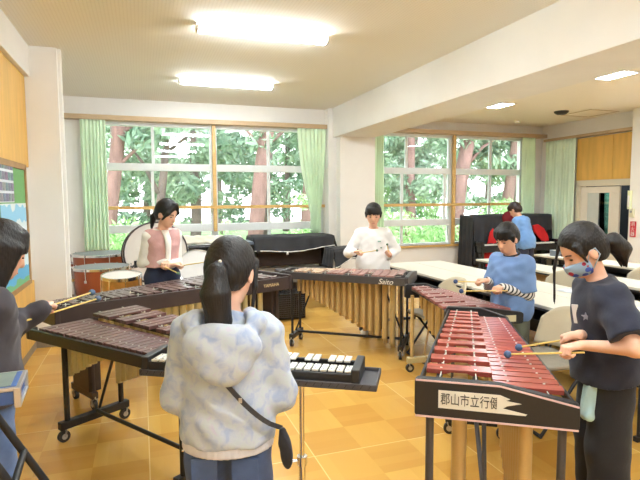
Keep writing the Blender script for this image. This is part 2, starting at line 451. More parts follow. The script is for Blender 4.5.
# ------------------------------------------------------------------ notice board and posters, left wall
nbd = thing('notice_board', 'green notice board with brown wooden frame on the left wall', 'notice board', (XL, 0, 0))
MB().box((.012, 3.65, 1.25), (.02, 3.8, 1.06)).build('board_panel', mat('green_felt', srgb(118, 172, 108), .9, var=.04, scale=60), nbd)
fb = MB()
for (a, b, c, d) in ((1.72, 5.58, 1.78, 1.83), (1.72, 5.58, .70, .74)): fb.box((.018, (a+b)/2, (c+d)/2), (.035, b-a, d-c))
for (a, b) in ((1.72, 1.77), (5.535, 5.58)): fb.box((.018, (a+b)/2, 1.265), (.035, b-a, 1.13))
fb.build('board_frame', mat('board_frame_wood', srgb(170, 130, 84), .5, var=.1), nbd, bev=.003)
def poster_mat():
    m = mat('sky_blue_poster', srgb(120, 196, 232), .6)
    nt = m.node_tree; b = nt.nodes['Principled BSDF']; L = nt.links.new
    tc = nt.nodes.new('ShaderNodeTexCoord'); sp = nt.nodes.new('ShaderNodeSeparateXYZ'); L(tc.outputs['Object'], sp.inputs[0])
    n = nt.nodes.new('ShaderNodeTexNoise'); n.inputs['Scale'].default_value = 3.5; L(tc.outputs['Object'], n.inputs['Vector'])
    a = nt.nodes.new('ShaderNodeMath'); a.operation = 'MULTIPLY_ADD'; a.inputs[1].default_value = .25; L(n.outputs['Fac'], a.inputs[0]); L(sp.outputs[2], a.inputs[2])
    r = nt.nodes.new('ShaderNodeValToRGB'); r.color_ramp.interpolation = 'CONSTANT'; e = r.color_ramp.elements
    e[0].position = 0; e[0].color = (*srgb(120, 190, 140), 1); e[1].position = .2; e[1].color = (*srgb(96, 180, 226), 1)
    for p, c in ((.34, (214, 234, 244)), (.62, (226, 236, 242)), (.70, (150, 208, 238)), (.83, (232, 240, 244)), (.90, (120, 200, 236))):
        q = e.new(p); q.color = (*srgb(*c), 1)
    L(a.outputs[0], r.inputs['Fac']); L(r.outputs['Color'], b.inputs['Base Color'])
    return m
p = MB().box((0, 0, .375), (.004, .92, .75)).build('poster', poster_mat(), loc=(XL+.026, 5.05, .72))
tag(p, 'large pale blue landscape poster pinned low on the green notice board', 'poster')
p = MB().box((0, 0, 0), (.004, .96, .35)).build('photo_sheet', mat('white_card', srgb(226, 230, 238), .5), loc=(XL+.026, 4.58, 1.655))
for i in range(10):
    for j in range(4): MB().box((.003, .435 - .096*i, .130 - .088*j), (.003, .078, .066)).build('photo', mat('photo_print', srgb(96 + 13*((i*3+j) % 4), 104 + 12*((i+2*j) % 4), 140), .4, var=.3, scale=30), p)
tag(p, 'white sheet of small photographs pinned above the pale blue poster', 'poster')

# ------------------------------------------------------------------ lamps
def tube_lamp(x, y, label):
    t = thing('ceiling_light', label, 'ceiling light', (x, y, ZC), 0, 'tube lights of the main ceiling')
    b = MB(); b.prism([(-.055, 0), (.055, 0), (.04, -.014), (-.04, -.014)], -.60, .60, 'x'); b.build('lamp_housing', M_white, t, bev=.004)
    b = MB(); b.prism([(-.04, -.0145), (.04, -.0145), (.062, -.03), (.056, -.052), (.03, -.066), (-.03, -.066), (-.056, -.052), (-.062, -.03)], -.58, .58, 'x'); b.build('lamp_diffuser', M_lamp, t)
    for s in (-1, 1): MB().prism([(-.044, -.013), (.044, -.013), (.066, -.03), (.06, -.055), (.03, -.07), (-.03, -.07), (-.06, -.055), (-.066, -.03)], s*.59-.011, s*.59+.011, 'x').build('end_cap', M_white, t)
    return t
tube_lamp(1.09, 6.72, 'glowing tube light on the ribbed ceiling nearest the window')
tube_lamp(1.09, 4.62, 'glowing tube light on the ribbed ceiling, second from the window')
for y in (2.5, .4, -1.7): tube_lamp(1.09, y, 'glowing tube light on the ribbed ceiling behind the viewer')
for y, l in ((6.59, 'square recessed ceiling light nearer the back window'), (4.57, 'square recessed ceiling light nearer the beam and viewer'), (2.6, 'recessed ceiling light out of view'), (.5, 'recessed ceiling light out of view')):
    for x in (5.13, 7.0):
        if x == 7.0:
            l2 = 'recessed ceiling light at the right edge of the photo' if y == 4.57 else 'recessed ceiling light out of view'
            if y != 4.57 and y > 6: continue
        else: l2 = l
        t = thing('recessed_light', l2, 'ceiling light', (x, y, ZC2), 0, 'recessed lights of the side ceiling')
        b = MB()
        for s in (-1, 1): b.box((s*.20, 0, -.006), (.02, .42, .012)); b.box((0, s*.20, -.006), (.42, .02, .012))
        b.build('lamp_frame', M_white, t)
        MB().box((0, 0, -.004), (.38, .38, .008)).build('lamp_diffuser', M_lamp_r, t)
# ceiling fittings
v = thing('ceiling_speaker', 'small dark round fitting on the side ceiling near the right corner', 'ceiling fitting', (6.55, 6.75, ZC2))
b = MB(); b.lathe([(.0, -.05), (.07, -.05), (.11, -.02), (.115, 0)], n=24); b.build('speaker_grille', mat('dark_grille', (.03, .03, .03), .5), v, smooth='auto')
h = MB()
for s in (-1, 1): h.box((s*.3, 0, -.004), (.015, .615, .008)); h.box((0, s*.3, -.004), (.615, .015, .008))
h = h.build('ceiling_hatch', mat('hatch_rim', srgb(206, 190, 164), .6), loc=(7.15, 6.75, ZC2)); tag(h, 'thin square outline of an access hatch beside the dark ceiling fitting', 'hatch')
d = MB().lathe([(0, -.045), (.035, -.04), (.05, -.015), (.05, 0)], n=20).build('smoke_detector', M_white, loc=(6.6, 7.85, ZC2), smooth='auto'); tag(d, 'small white smoke detector on the side ceiling by the back wall', 'smoke detector')
d = MB().lathe([(0, -.07), (.02, -.065), (.03, -.03), (.05, -.015), (.05, 0)], n=20).build('ceiling_sensor', M_white, loc=(1.16, 3.62, ZC), smooth='auto'); tag(d, 'small white sensor on the ribbed ceiling at the top edge of the photo', 'sensor')

# ------------------------------------------------------------------ curtains
def curtain(label, p0, p1, z0, z1, folds, m, amp=.035, tie=None, off=.0):
    a, b = Vector(p0), Vector(p1); d = b - a; L = d.length; nrm = Vector((-d.y, d.x)).normalized()
    nu, nv = folds*10, 26; V = []; F = []
    for j in range(nv+1):
        v = j/nv; z = z1 + (z0 - z1)*v
        w, sh = 1, 0
        if tie:
            tz, tw, tc = tie
            q = min(1, max(0, (z1 - z)/(z1 - tz)))**1.6
            w = 1 + (tw - 1)*q; sh = (tc - .5)*q*L
        for i in range(nu+1):
            u = i/nu; s = .5*L + sh + (u - .5)*w*L
            ph = u*folds*2*math.pi
            o = amp*(.35 + .65*v**.5)*(math.sin(ph + .5*math.sin(3*v + u*9)) + .35*math.sin(2.3*ph + 4*v))
            P_ = a + d*(s/L) + nrm*(o + off); V.append((P_.x, P_.y, z + .012*math.sin(ph*.5)*v))
    for j in range(nv):
        for i in range(nu):
            k = j*(nu+1) + i; F.append((k, k+1, k+nu+2, k+nu+1))
    o = MB().add(V, F).build('curtain', m, smooth=True, solid=.004)
    return tag(o, label, 'curtain', 'green classroom curtains')
yc = YB - .12
curtain('light green curtain at the far left, behind the copper kettledrums', (-.80, yc), (-.46, yc), .72, 2.66, 7, M_curtain, .03)
curtain('light green curtain gathered to a point above the piano with a black cover', (2.48, yc), (2.98, yc), .92, 2.66, 7, M_curtain, .03, tie=(1.25, .35, .62))
curtain('narrow light green curtain hanging behind the person in white', (3.82, yc), (4.06, yc), .75, 2.66, 5, M_curtain, .028)
curtain('light green curtain at the right end of the right-hand window', (7.06, yc), (7.36, yc), .75, 2.66, 6, M_curtain, .03)
curtain('pale green curtain on the side wall left of the sliding door', (XR-.09, 8.15), (XR-.09, 7.40), .28, 2.58, 9, M_curtain_pale, .045)

# ------------------------------------------------------------------ signs on the right pillar
sg = thing('fire_sign', 'red vertical fire extinguisher sign with white characters on the right pillar', 'sign', (7.455, 6.10, 0), R(-90))
MB().box((0, -.006, .98), (.10, .012, .25)).build('sign_plate', mat('sign_red', srgb(208, 40, 60), .4), sg, bev=.002)
for i, ch in enumerate('消火器'):
    text_mesh('sign_character', ch, .078, M_white, sg, Matrix.Translation((0, -.0135, 1.06 - .08*i)) @ Matrix.Rotation(R(90), 4, 'X'))
sw = thing('wall_switch', 'small cream switch box on the right pillar above the red sign', 'switch', (7.455, 6.12, 1.24), R(-90))
MB().box((0, -.02, 0), (.07, .04, .14)).build('switch_box', mat('cream_plastic', srgb(226, 222, 190), .4), sw, bev=.004)
MB().cyl((0, -.04, .02), (0, -.05, .02), .018).build('switch_button', mat('grey_button', (.4, .4, .38), .4), sw)
ch = thing('first_aid_box', 'tall pale cream box on the right pillar above the switch', 'box', (7.455, 6.165, 1.45), R(-90))
MB().box((0, -.025, 0), (.05, .05, .30)).build('box_case', mat('box_cream', srgb(222, 226, 186), .5), ch, bev=.004)
MB().box((0, -.053, -.02), (.03, .006, .18)).build('box_lid', M_white, ch, bev=.002)
# ------------------------------------------------------------------ outdoors
M_bark = mat('red_pine_bark', srgb(134, 104, 98), .9, var=.2, scale=7, bump=.6, bscale=14, stretch=(1, 1, .35))
M_bark2 = mat('grey_bark', srgb(112, 98, 94), .9, var=.2, scale=8, bump=.5, bscale=14, stretch=(1, 1, .35))
def leaf_mat(name, c1, c2):
    m = mat(name, c1, .6, col2=c2, scale=2.2)
    b = m.node_tree.nodes['Principled BSDF']
    b.inputs['Transmission Weight'].default_value = 0
    return m
M_pine = leaf_mat('pine_needles', srgb(112, 142, 116), srgb(160, 184, 154))
M_bush = leaf_mat('bush_leaves', srgb(138, 186, 120), srgb(182, 214, 152))
M_dark = leaf_mat('dark_pine_needles', srgb(104, 136, 116), srgb(150, 176, 150))
gr = MB(); gr.box((3, 27, -.45), (90, 37, .1)); struct(gr.build('ground', mat('mossy_ground', srgb(120, 150, 96), .9, var=.25, scale=1.5)))
def leaves(clumps, size, per):
    V = []; F = []
    for (c, r) in clumps:
        n = int(per*r[0]*r[1]*r[2]**.5*3)
        d = rng.normal(size=(n, 3)); d /= np.linalg.norm(d, axis=1)[:, None]
        rad = rng.uniform(.25, 1, n)**.5
        p = np.array(c) + d*np.array(r)*rad[:, None]
        t = rng.normal(size=(n, 3)); t /= np.linalg.norm(t, axis=1)[:, None]
        w = np.cross(t, rng.normal(size=(n, 3))); w /= np.linalg.norm(w, axis=1)[:, None]
        s = size*rng.uniform(.6, 1.4, n)[:, None]
        q = np.stack([p - t*s, p - w*s*.3, p + t*s, p + w*s*.3], 1)
        o = len(V)*0 + sum(len(x) for x in V); V.append(q.reshape(-1, 3)); F.append(np.arange(4*n).reshape(-1, 4) + o)
    return np.concatenate(V), np.concatenate(F)
def tree(label, base, top, r0, r1, clumps, bark, leafm, size=.16, per=260, name='pine_tree', branches=()):
    t = thing(name, label, 'tree', (base[0], base[1], -.4), 0, 'pine trees outside the windows' if name == 'pine_tree' else 'bushes outside the windows')
    B = Vector(base); T = Vector(top); D = T - B
    if r0:
        path = [(D*u) + Vector((.12*math.sin(4*u + base[0]), .1*math.cos(3*u), 0))*math.sin(math.pi*u) for u in [i/10 for i in range(11)]]
        MB().tube(path, [r0 + (r1 - r0)*i/10 for i in range(11)], 12).build('trunk', bark, t, smooth=True)
        for (u, e, rb) in branches:
            s = D*u; e = Vector(e); m_ = (s + e)/2 + Vector((0, 0, .15))
            MB().tube([s, m_, e], [rb, rb*.7, rb*.3], 8).build('branch', bark, t, smooth=True)
    V, F = leaves(clumps, size, per); np_obj('foliage', V, F, leafm, t)
    return t
def cl(n, x0, x1, y0, y1, z0, z1, r0, r1, flat=.55):
    o = []
    for _ in range(n):
        r = random.uniform(r0, r1)
        o.append(((random.uniform(x0, x1), random.uniform(y0, y1), random.uniform(z0, z1)), (r, r, r*flat)))
    return o
Z4 = .4
# left-hand window
tree('reddish pine trunk leaning at the left edge of the left window', (-.9, 14.6, -.4), (-.35, 14.6, 6.5), .20, .14, cl(16, -2, 2.4, -1.2, 1.5, 3.1, 6.2, .35, .8), M_bark, M_pine, branches=((.5, (1.9, .2, 4.6), .07), (.38, (1.3, 0, 3.4), .06)))
tree('slender forked pine behind the person in the pink vest', (.25, 15.5, -.4), (1.0, 15.5, 6.5), .13, .08, cl(15, -1.2, 3.0, -1, 1.5, 2.2, 5.2, .3, .75), M_bark2, M_dark, branches=((.3, (-.5, 0, 3.4), .07), (.45, (1.9, .3, 4.1), .06)))
tree('grey pine with low branches left of the wooden window post', (1.9, 19.5, -.4), (2.1, 19.5, 8), .17, .11, cl(24, -3.0, 2.2, -1.5, 2, 1.9, 6.2, .4, 1.0), M_bark2, M_pine)
tree('thick reddish pine trunk leaning right in the middle of the left window', (2.9, 14.2, -.4), (4.0, 14.2, 6.5), .23, .17, cl(13, -2.4, 2.6, -.3, 2.0, 3.4, 6.0, .35, .8), M_bark, M_pine, branches=((.45, (-.5, .6, 4.2), .06), (.5, (2.2, .4, 4.5), .06)))
tree('twisted brown pine beside the gathered curtain', (4.75, 14.8, -.4), (5.0, 14.8, 6.5), .19, .13, cl(11, -1.2, 1.8, -.6, 2.0, 3.2, 6.0, .3, .7), M_bark, M_dark, branches=((.42, (-.6, .2, 4.8), .09), (.35, (.9, .1, 4.4), .08)))
# right-hand window
tree('leafy pine filling the left part of the right-hand window', (7.4, 16, -.4), (7.3, 16, 7), .15, .1, cl(34, -2.2, 1.8, -1.4, 1.8, 1.3, 5, .35, .8), M_bark2, M_pine, per=340)
tree('dark pine trunk left of the right-hand wooden post', (8.6, 15.4, -.4), (8.8, 15.4, 7), .18, .13, cl(12, -1.4, 1.4, -.6, 1.8, 3.2, 5.8, .3, .7), M_bark, M_dark)
tree('broad reddish pine trunk leaning right of the right-hand wooden post', (10.05, 15, -.4), (11.2, 15, 7), .26, .20, cl(12, -2, 1.8, -.2, 2.0, 3.3, 6.2, .35, .8), M_bark, M_pine, branches=((.4, (2.0, .4, 4.0), .08),))
tree('straight reddish pine behind the person in blue', (11.8, 14.6, -.4), (12.5, 14.6, 7), .2, .16, cl(12, -1.8, 1.6, -.6, 2.0, 2.9, 6, .3, .8), M_bark, M_pine)
tree('brown pine trunk by the right end of the right-hand window', (13.3, 15.8, -.4), (13.0, 15.8, 7), .18, .13, cl(14, -1.8, 2.6, -.6, 1.8, 2.6, 6, .35, .8), M_bark2, M_dark)
# low greenery and a far belt of trees
for i, (x, y, w, h, lab) in enumerate(((-.6, 12.4, 1.1, 1.3, 'bright green bush below the left window by the curtain'), (1.4, 13.0, 1.3, 1.15, 'bright green bush low behind the person in the pink vest'), (4.2, 13.0, .55, 2.0, 'tall narrow green shrub seen beside the gathered curtain'),
        (6.2, 12.2, 1.3, 1.5, 'green bush low in the right-hand window behind the person in white'), (8.2, 12.6, 1.2, 1.0, 'green bush low beside the right-hand wooden post'), (10.4, 13.2, 1.6, 1.7, 'bright green bush behind the covered piano on the right'), (12.8, 13.4, 1.4, 2.0, 'bright green bush behind the right-hand curtain'), (8.9, 17, 1.8, 2.3, 'taller bush beyond the right-hand window'))):
    tree(lab, (x, y, -.4), (x, y, 1), 0, 0, cl(9, -w*.8, w*.8, -.4, .5, .15, h, .3, .6, .8), M_bark, M_bush, size=.09, per=420, name='green_bush')
for i, (x, y, z0, z1, n) in enumerate(((-1.2, 20.5, .6, 3.4, 12), (1.9, 21, .9, 3.6, 13), (5.0, 21.5, .8, 3.4, 12), (8.2, 21, .8, 3.4, 10), (11.4, 20.5, 1, 3.6, 12), (14.4, 21, .8, 3.8, 12))):
    t = tree('middle-distance tree with low branches between the pine trunks', (x, y, -.4), (x + .3, y, 6), .12, .07, cl(n, -1.5, 1.5, -.8, .8, z0, z1, .35, .75), M_bark2, M_pine if i % 2 else M_dark, size=.15, per=200)
    t['group'] = 'middle-distance trees'
for i, x in enumerate((-3.5, .2, 3.8, 8, 12, 16, 20.5)):
    t = tree('hazy tree in the far belt beyond the pines', (x, 27 + (i % 2)*2, -.4), (x + .4, 27 + (i % 2)*2, 9), .22, .1, cl(15, -2.4, 2.4, -1.5, 1.5, 1.2, 6.5, .6, 1.3), M_bark2, M_pine, size=.24, per=90)
    t['group'] = 'far belt of trees'

# ------------------------------------------------------------------ world: bright overcast sky
w = bpy.data.worlds.new('overcast'); scene.world = w; w.use_nodes = True
bg = w.node_tree.nodes['Background']; bg.inputs['Color'].default_value = (.93, .97, 1, 1); bg.inputs['Strength'].default_value = 2.6
scene.view_settings.view_transform = 'Standard'; scene.view_settings.look = 'None'; scene.view_settings.gamma = 1; scene.view_settings.use_curve_mapping = False
scene.view_settings.exposure = 1.36
# ------------------------------------------------------------------ mallet keyboards
M_black = mat('black_frame', (.018, .018, .02), .45)
M_dkgrey = mat('dark_grey_frame', srgb(72, 68, 70), .5, var=.06)
M_dkbrown = mat('dark_brown_frame', srgb(62, 50, 50), .45, var=.08)
M_chrome = mat('chrome', (.75, .75, .75), .18, 1.0)
M_gold = mat('gold_tube', srgb(204, 174, 118), .4, .15)
M_goldp = mat('pale_gold_tube', srgb(206, 194, 148), .4, .1)
M_cream = mat('cream_tube', srgb(226, 216, 172), .35, .2)
M_rubber = mat('caster_rubber', (.03, .03, .032), .6)
M_steel = mat('caster_steel', (.6, .6, .62), .35, .8)
M_cord = mat('white_cord', (.7, .68, .62), .7)
def wood_bar(name, c, rough=.3, var=.22):
    return mat(name, c, rough, var=var, scale=5, stretch=(8, .7, 8))
M_padauk = wood_bar('red_padauk_bar', srgb(158, 76, 66), .24)
M_rose = wood_bar('dark_rosewood_bar', srgb(104, 72, 70), .3)
M_rose2 = wood_bar('brown_rosewood_bar', srgb(100, 76, 74), .3)
M_red2 = wood_bar('red_brown_bar', srgb(146, 88, 84), .3)
M_pink = wood_bar('faded_rosewood_bar', srgb(160, 116, 106), .35)
M_tan = wood_bar('tan_bar', srgb(196, 160, 132), .35)
ACC = [1, 1, 0, 1, 1, 1, 0]

def caster(par, x, y, r=.035):
    b = MB(); b.cyl((x-.012, y, r), (x+.012, y, r), r, n=18); w = b.build('caster', M_rubber, par, smooth='auto')
    h = MB(); h.cyl((x-.014, y, r), (x+.014, y, r), r*.5, n=14); h.beam((x-.016, y, r), (x-.016, y+.012, r*2.3), .018, .004); h.beam((x+.016, y, r), (x+.016, y+.012, r*2.3), .018, .004); h.cyl((x, y+.012, r*2.25), (x, y+.012, r*2.7), .014)
    h.build('caster_fork', M_steel, w)
    return w

def keyboard(name, label, cat, low, ang, L, W0, W1, z, dz, n, bars, frame, tube, res_nat, res_acc, blocks='box', rail=(.07, .02), legs=None, feet=None, k0=0, rail_sides=(1, -1), bar_fn=None, foot_mat=None, leg_mat=None, brace=True, leg_r=.014, acc_n=0, acc_all=False, block_w=1.0, low_block=True, thick=.02, tube_r=.35, bh=.11):
    t = thing(name, label, cat, (low[0], low[1], 0), R(ang))
    W = lambda u: W0 + (W1 - W0)*u/L
    # bar positions, wider at the low end
    ws = [1.28 - .56*i/(n-1) for i in range(n)]; sc = (L - .04)/sum(ws); xs = []; x = .02
    for w_ in ws: xs.append((x + w_*sc/2, w_*sc)); x += w_*sc
    def bar(nm, u, pw, y0, y1, zz, m):
        b = MB(); h = thick; L_ = y1 - y0; ym = (y0+y1)/2
        # arched underside
        prof = [(y0, zz), (y1, zz), (y1, zz-h), (ym + L_*.2, zz-h), (ym + L_*.12, zz-h*.6), (ym - L_*.12, zz-h*.6), (ym - L_*.2, zz-h), (y0, zz-h)]
        b.prism(prof, u - pw/2, u + pw/2, 'x'); return b.build(nm, m, t, bev=.002)
    for i, (u, pw) in enumerate(xs):
        m = bar_fn(i, n) if bar_fn else bars
        bar('natural_bar', u, pw*.86, -W(u)*.5, -.005, z, m)
        r_ = max(.010, pw*tube_r); l_ = res_nat(u/L)
        y_ = -W(u)*.25
        MB().tube([(u, y_, z-.045), (u, y_, z-.045-l_)], r_, 16).build('resonator', tube, t, smooth='auto')
    def tube_at(u, pw):
        r_ = max(.010, min(pw, .07)*tube_r); l_ = res_acc(u/L); y_ = W(u)*.24
        MB().tube([(u, y_, z+dz-.045), (u, y_, z+dz-.05-l_)], r_, 16).build('resonator', tube, t, smooth='auto')
    for i in range(n-1):
        if acc_n:
            if i >= acc_n: break
            tot = sum(1.3 - .6*q/(acc_n-1) for q in range(acc_n)); s0 = (L - .06)/tot; pw = s0*(1.3 - .6*i/(acc_n-1)); u = .03 + s0*sum(1.3 - .6*q/(acc_n-1) for q in range(i)) + pw/2; pw *= .62
        else:
            u = (xs[i][0] + xs[i+1][0])/2; pw = (xs[i][1] + xs[i+1][1])/2
            if acc_all and not ACC[(i + k0) % 7]: tube_at(u, pw); continue
            if not ACC[(i + k0) % 7]: continue
        m = bar_fn(i + .5, n) if bar_fn else bars
        bar('accidental_bar', u, pw*.86, .0, W(u)*.5, z + dz, m)
        tube_at(u, pw)
    # bar-bearing rails and cords
    for (fy, zz) in ((-.40, z-.035), (-.12, z-.035), (.12, z+dz-.035), (.40, z+dz-.035)):
        b = MB(); b.beam((-.03, W0*fy, zz), (L+.03, W1*fy, zz), .018, .026); b.build('bar_rail', frame, t)
    for (fy, zz) in ((-.38, z-.010), (-.12, z-.010), (.12, z+dz-.010), (.38, z+dz-.010)):
        b = MB(); b.tube([(0, W0*fy, zz), (L, W1*fy, zz)], .0025, 6)
        for i, (u, pw) in enumerate(xs):
            b.box((u+pw*.5, W(u)*fy, zz-.004), (.006, .008, .03))
        b.build('bar_cord', M_cord, t)
    for s in rail_sides:
        b = MB(); hh, tt = rail; zt = z + (dz if s > 0 else 0) - .012
        b.beam((-.05, s*(W0*.5+.014), zt-hh/2), (L+.05, s*(W1*.5+.014), zt-hh/2), tt, hh); b.build('side_rail', frame, t, bev=.003)
    # end blocks
    for (u, w_, nm) in ((-.06, W0, 'end_block'), (L+.06, W1, 'end_block')):
        if u < 0 and not low_block: continue
        b = MB(); h_ = (w_/2 + .03)*block_w; zt = z + .012
        poly = [(-h_, zt-.03), (-h_+.012, zt-.022), (-.02, zt+dz-.008), (h_-.012, zt+dz-.008), (h_, zt+dz-.018), (h_, zt-bh+.01), (h_-.012, zt-bh), (-h_+.012, zt-bh), (-h_, zt-bh+.01)]
        b.prism(poly, u-.018, u+.018, 'x'); e = b.build(nm, frame, t, bev=.004)
        if blocks == 'striped':
            for off in (0, 1):
                s_ = MB()
                zz = (lambda y: zt-.028 + max(0, min(1, (y + h_)/(h_ - .02)))*(dz+.02) if y < -.02 else zt+dz-.008) if off == 0 else (lambda y: zt-bh+.010)
                pts = [(-h_+.004, zz(-h_)), (-.02, zz(-.02)), (h_-.004, zz(h_-.01))]
                xx = u - .0195 if u < 0 else u + .0195
                for a, c in zip(pts, pts[1:]): s_.beam((xx, a[0], a[1]-.006), (xx, c[0], c[1]-.006), .002, .007)
                s_.build('pale_stripe', mat('pale_stripe', srgb(222, 190, 190), .4), e)
    # stand
    legs = legs or (.07*L, .93*L)
    for i, u in enumerate(legs):
        ys = feet[i] if feet else (-W(u)*.42, W(u)*.42)
        for y_ in (ys[0]*.88, ys[1]*.88):
            MB().tube([(u, y_, .11), (u, y_, z-.05)], leg_r, 12).build('leg', leg_mat or frame, t, smooth='auto')
        f = MB(); f.box((u, (ys[0]+ys[1])/2, .105), (.045, ys[1]-ys[0]+.05, .05)); fo = f.build('foot_bar', foot_mat or frame, t, bev=.004)
        for y_ in ys: caster(fo, u, y_, .036)
    if brace:
        b = MB(); b.tube([(legs[0], 0, .125), (legs[1], 0, .125)], .013, 10); b.build('stretcher', leg_mat or frame, t, smooth='auto')
        for q_ in ((legs[0], L*.2), (legs[1], -L*.2)): MB().tube([(q_[0], .02, .14), (q_[0] + q_[1], .02, z-.07)], .009, 8).build('brace', leg_mat or frame, t, smooth='auto')
    return t

# A  dark xylophone of the girl on the left
kA = keyboard('xylophone', 'dark brown xylophone on a wheeled black stand beside the person on the left', 'xylophone', (-.35, 3.60), -55.7, 1.30, .65, .43, .735, .035, 24, M_rose, M_black, M_goldp,
    lambda u: max(.03, .31 - .62*u), lambda u: max(.05, .48 - .52*u), rail=(.062, .024), legs=(.06, 1.16), feet=((-.22, .20), (-.2, .18)), leg_r=.017, k0=3, bh=.10, rail_sides=(-1,), block_w=.55, low_block=False, acc_all=True)
MB().box((-.055, -.325, .695), (.035, .06, .07)).build('end_cap', M_black, kA, bev=.008)
# B  marimba of the girl in the pink vest
kB = keyboard('marimba', 'long dark marimba with cream tubes in front of the person in a pink vest', 'marimba', (1.03, 4.85), 209.5, 1.86, .76, .32, .775, .02, 26, M_rose2, M_dkbrown, M_cream,
    lambda u: .40*(1-u) + .08, lambda u: .45*(1-u)**.9 + .1, rail=(.115, .025), legs=(-.02, 1.68), feet=((-.3, .3), (-.16, .14)), leg_r=.02, k0=0, acc_all=True, brace=False, bh=.13)
for (u, w_) in ((-.01, .30), (1.66, .15)):
    MB().box((u, 0, .42), (.09, w_*1.7, .59)).build('end_panel', M_dkbrown, kB, bev=.006)
text_mesh('maker_name', 'YAMAHA', .042, mat('gold_letter', srgb(226, 206, 160), .4), kB, Matrix.Translation((.17, .397, .728)) @ Matrix.Rotation(R(-6.0+180), 4, 'Z') @ Matrix.Rotation(R(90), 4, 'X'))
# C  marimba of the boy in white
kC = keyboard('marimba', 'marimba with long gold tubes in front of the person in white', 'marimba', (2.39, 4.37), 143.5, 1.12, .62, .36, .765, .02, 18, M_pink, M_dkgrey, M_gold,
    lambda u: .66*(1-u)**.9 + .14, lambda u: .52*(1-u)**1.0 + .14, rail=(.07, .02), legs=(.0, 1.12), feet=((-.22, .26), (-.13, .14)), leg_r=.012, k0=3, acc_all=True, leg_mat=M_black, foot_mat=M_black, tube_r=.37,
    bar_fn=lambda i, n: M_pink if i < n*.55 else M_tan)
text_mesh('maker_name', 'Saito', .07, M_white, kC, Matrix.Translation((.13, .338, .735)) @ Matrix.Rotation(R(180-6.6), 4, 'Z') @ Matrix.Rotation(R(90), 4, 'X'), shear=.3)
# D  xylophone of the boy in striped sleeves
kD = keyboard('xylophone', 'red-brown xylophone with a pale label on its black end, by the striped-sleeved person', 'xylophone', (2.19, 2.935), 83, .90, .52, .28, .72, .03, 20, M_red2, M_black, M_gold,
    lambda u: .50*(1-u)**.9 + .08, lambda u: .50*(1-u)**.9 + .08, rail_sides=(), rail=(.05, .015), legs=(.02, .88), feet=((-.2, .2), (-.13, .15)), leg_r=.016, leg_mat=M_gold, foot_mat=M_goldp, k0=0, bh=.10)
MB().box((-.0795, .20, .705), (.002, .045, .055)).build('paper_label', mat('grey_label', srgb(205, 206, 204), .6), kD)
MB().box((-.0795, -.17, .672), (.002, .12, .045)).build('paper_label', mat('yellow_label', srgb(214, 206, 168), .6), kD)
# E  big red xylophone in front of the girl on the right
kE = keyboard('xylophone', 'large bright red xylophone in the right foreground with a torn school sticker', 'xylophone', (1.27, 1.61), 56.4, 1.25, .53, .32, .765, .035, 24, M_padauk, M_black, M_gold,
    lambda u: .66*(1-u)**.85 + .08, lambda u: .62*(1-u)**.85 + .08, rail=(.035, .012), blocks='striped', legs=(-.03, 1.22), feet=((-.28, .27), (-.16, .16)), leg_r=.016, k0=0, leg_mat=M_dkgrey, acc_n=11, bh=.125, tube_r=.42)
# torn white sticker on its near end
st = MB(); st.prism([(.205, .695), (.205, .765), (-.02, .765), (-.055, .752), (-.04, .745), (-.095, .738), (-.045, .725), (-.03, .715), (-.115, .700), (-.11, .694)], -.0815, -.0800, 'x')
stk = st.build('sticker', mat('white_sticker', srgb(226, 224, 214), .5), kE)
text_mesh('sticker_text', '郡山市立行健', .050, mat('black_ink', (.02, .02, .02), .5), kE, Matrix.Translation((-.0822, .197, .729)) @ Matrix.Rotation(R(-90), 4, 'Z') @ Matrix.Rotation(R(90), 4, 'X') @ Matrix.Diagonal((.72, 1, 1, 1)), align='LEFT', cutx=((.285, 0, 0), (1, 0, .0)))

# ------------------------------------------------------------------ glockenspiel on its tray stand
GA = math.degrees(math.atan2(-.49, .825)); gx, gy = .43, 1.972
ts = thing('tray_stand', 'long dark tray on a chrome stand before the person in the hoodie', 'stand', (gx, gy, 0), R(GA))
M_tray = mat('dark_tray', srgb(74, 72, 76), .55, var=.05)
b = MB(); b.box((0, 0, .802), (.95, .20, .012))
for s in (-1, 1): b.box((0, s*.097, .812), (.95, .008, .02)); b.box((s*.471, 0, .812), (.008, .20, .02))
b.build('tray', M_tray, ts, bev=.003)
b = MB()
for i in range(32): b.beam((-.47 + i*.0295, -.102, .805), (-.46 + i*.0295, -.102, .82), .003, .003)
b.build('mesh_edge', M_black, ts)
for s in (-.30, .17):
    b = MB(); b.tube([(s, 0, .30), (s, 0, .796)], .010, 12); b.tube([(s, 0, .12), (s, 0, .45)], .014, 12); b.build('pole', M_chrome, ts, smooth='auto')
    b = MB(); b.cyl((s, 0, .44), (s, 0, .475), .021); b.tube([(s, 0, .457), (s-.04, -.02, .457)], .006, 8); b.build('clamp', M_chrome, ts, smooth='auto'); MB().cyl((s, 0, .16), (s, 0, .19), .021).build('leg_collar', M_chrome, ts, smooth='auto')
    for a in (90, 210, 330):
        c_, s_ = math.cos(R(a)), math.sin(R(a))
        b = MB(); b.tube([(s, 0, .19), (s + .09*c_, .09*s_, .15), (s + .22*c_, .22*s_, .012)], .006, 8); b.cyl((s + .22*c_, .22*s_, .0), (s + .22*c_, .22*s_, .03), .011); b.build('leg', M_chrome, ts, smooth='auto')
g = thing('glockenspiel', 'small glockenspiel with silver bars in a black case, lying on the mesh tray', 'glockenspiel', (gx-.03*.86, gy+.03*.5, .808), R(GA))
M_bar = mat('silver_bar', srgb(232, 230, 222), .3, .35)
b = MB()
for s in (-.08, .0, .08): b.box((.0, s, .028), (.84, .014, .03))
b.box((0, 0, .008), (.84, .175, .014)); b.build('case', M_black, g, bev=.003)
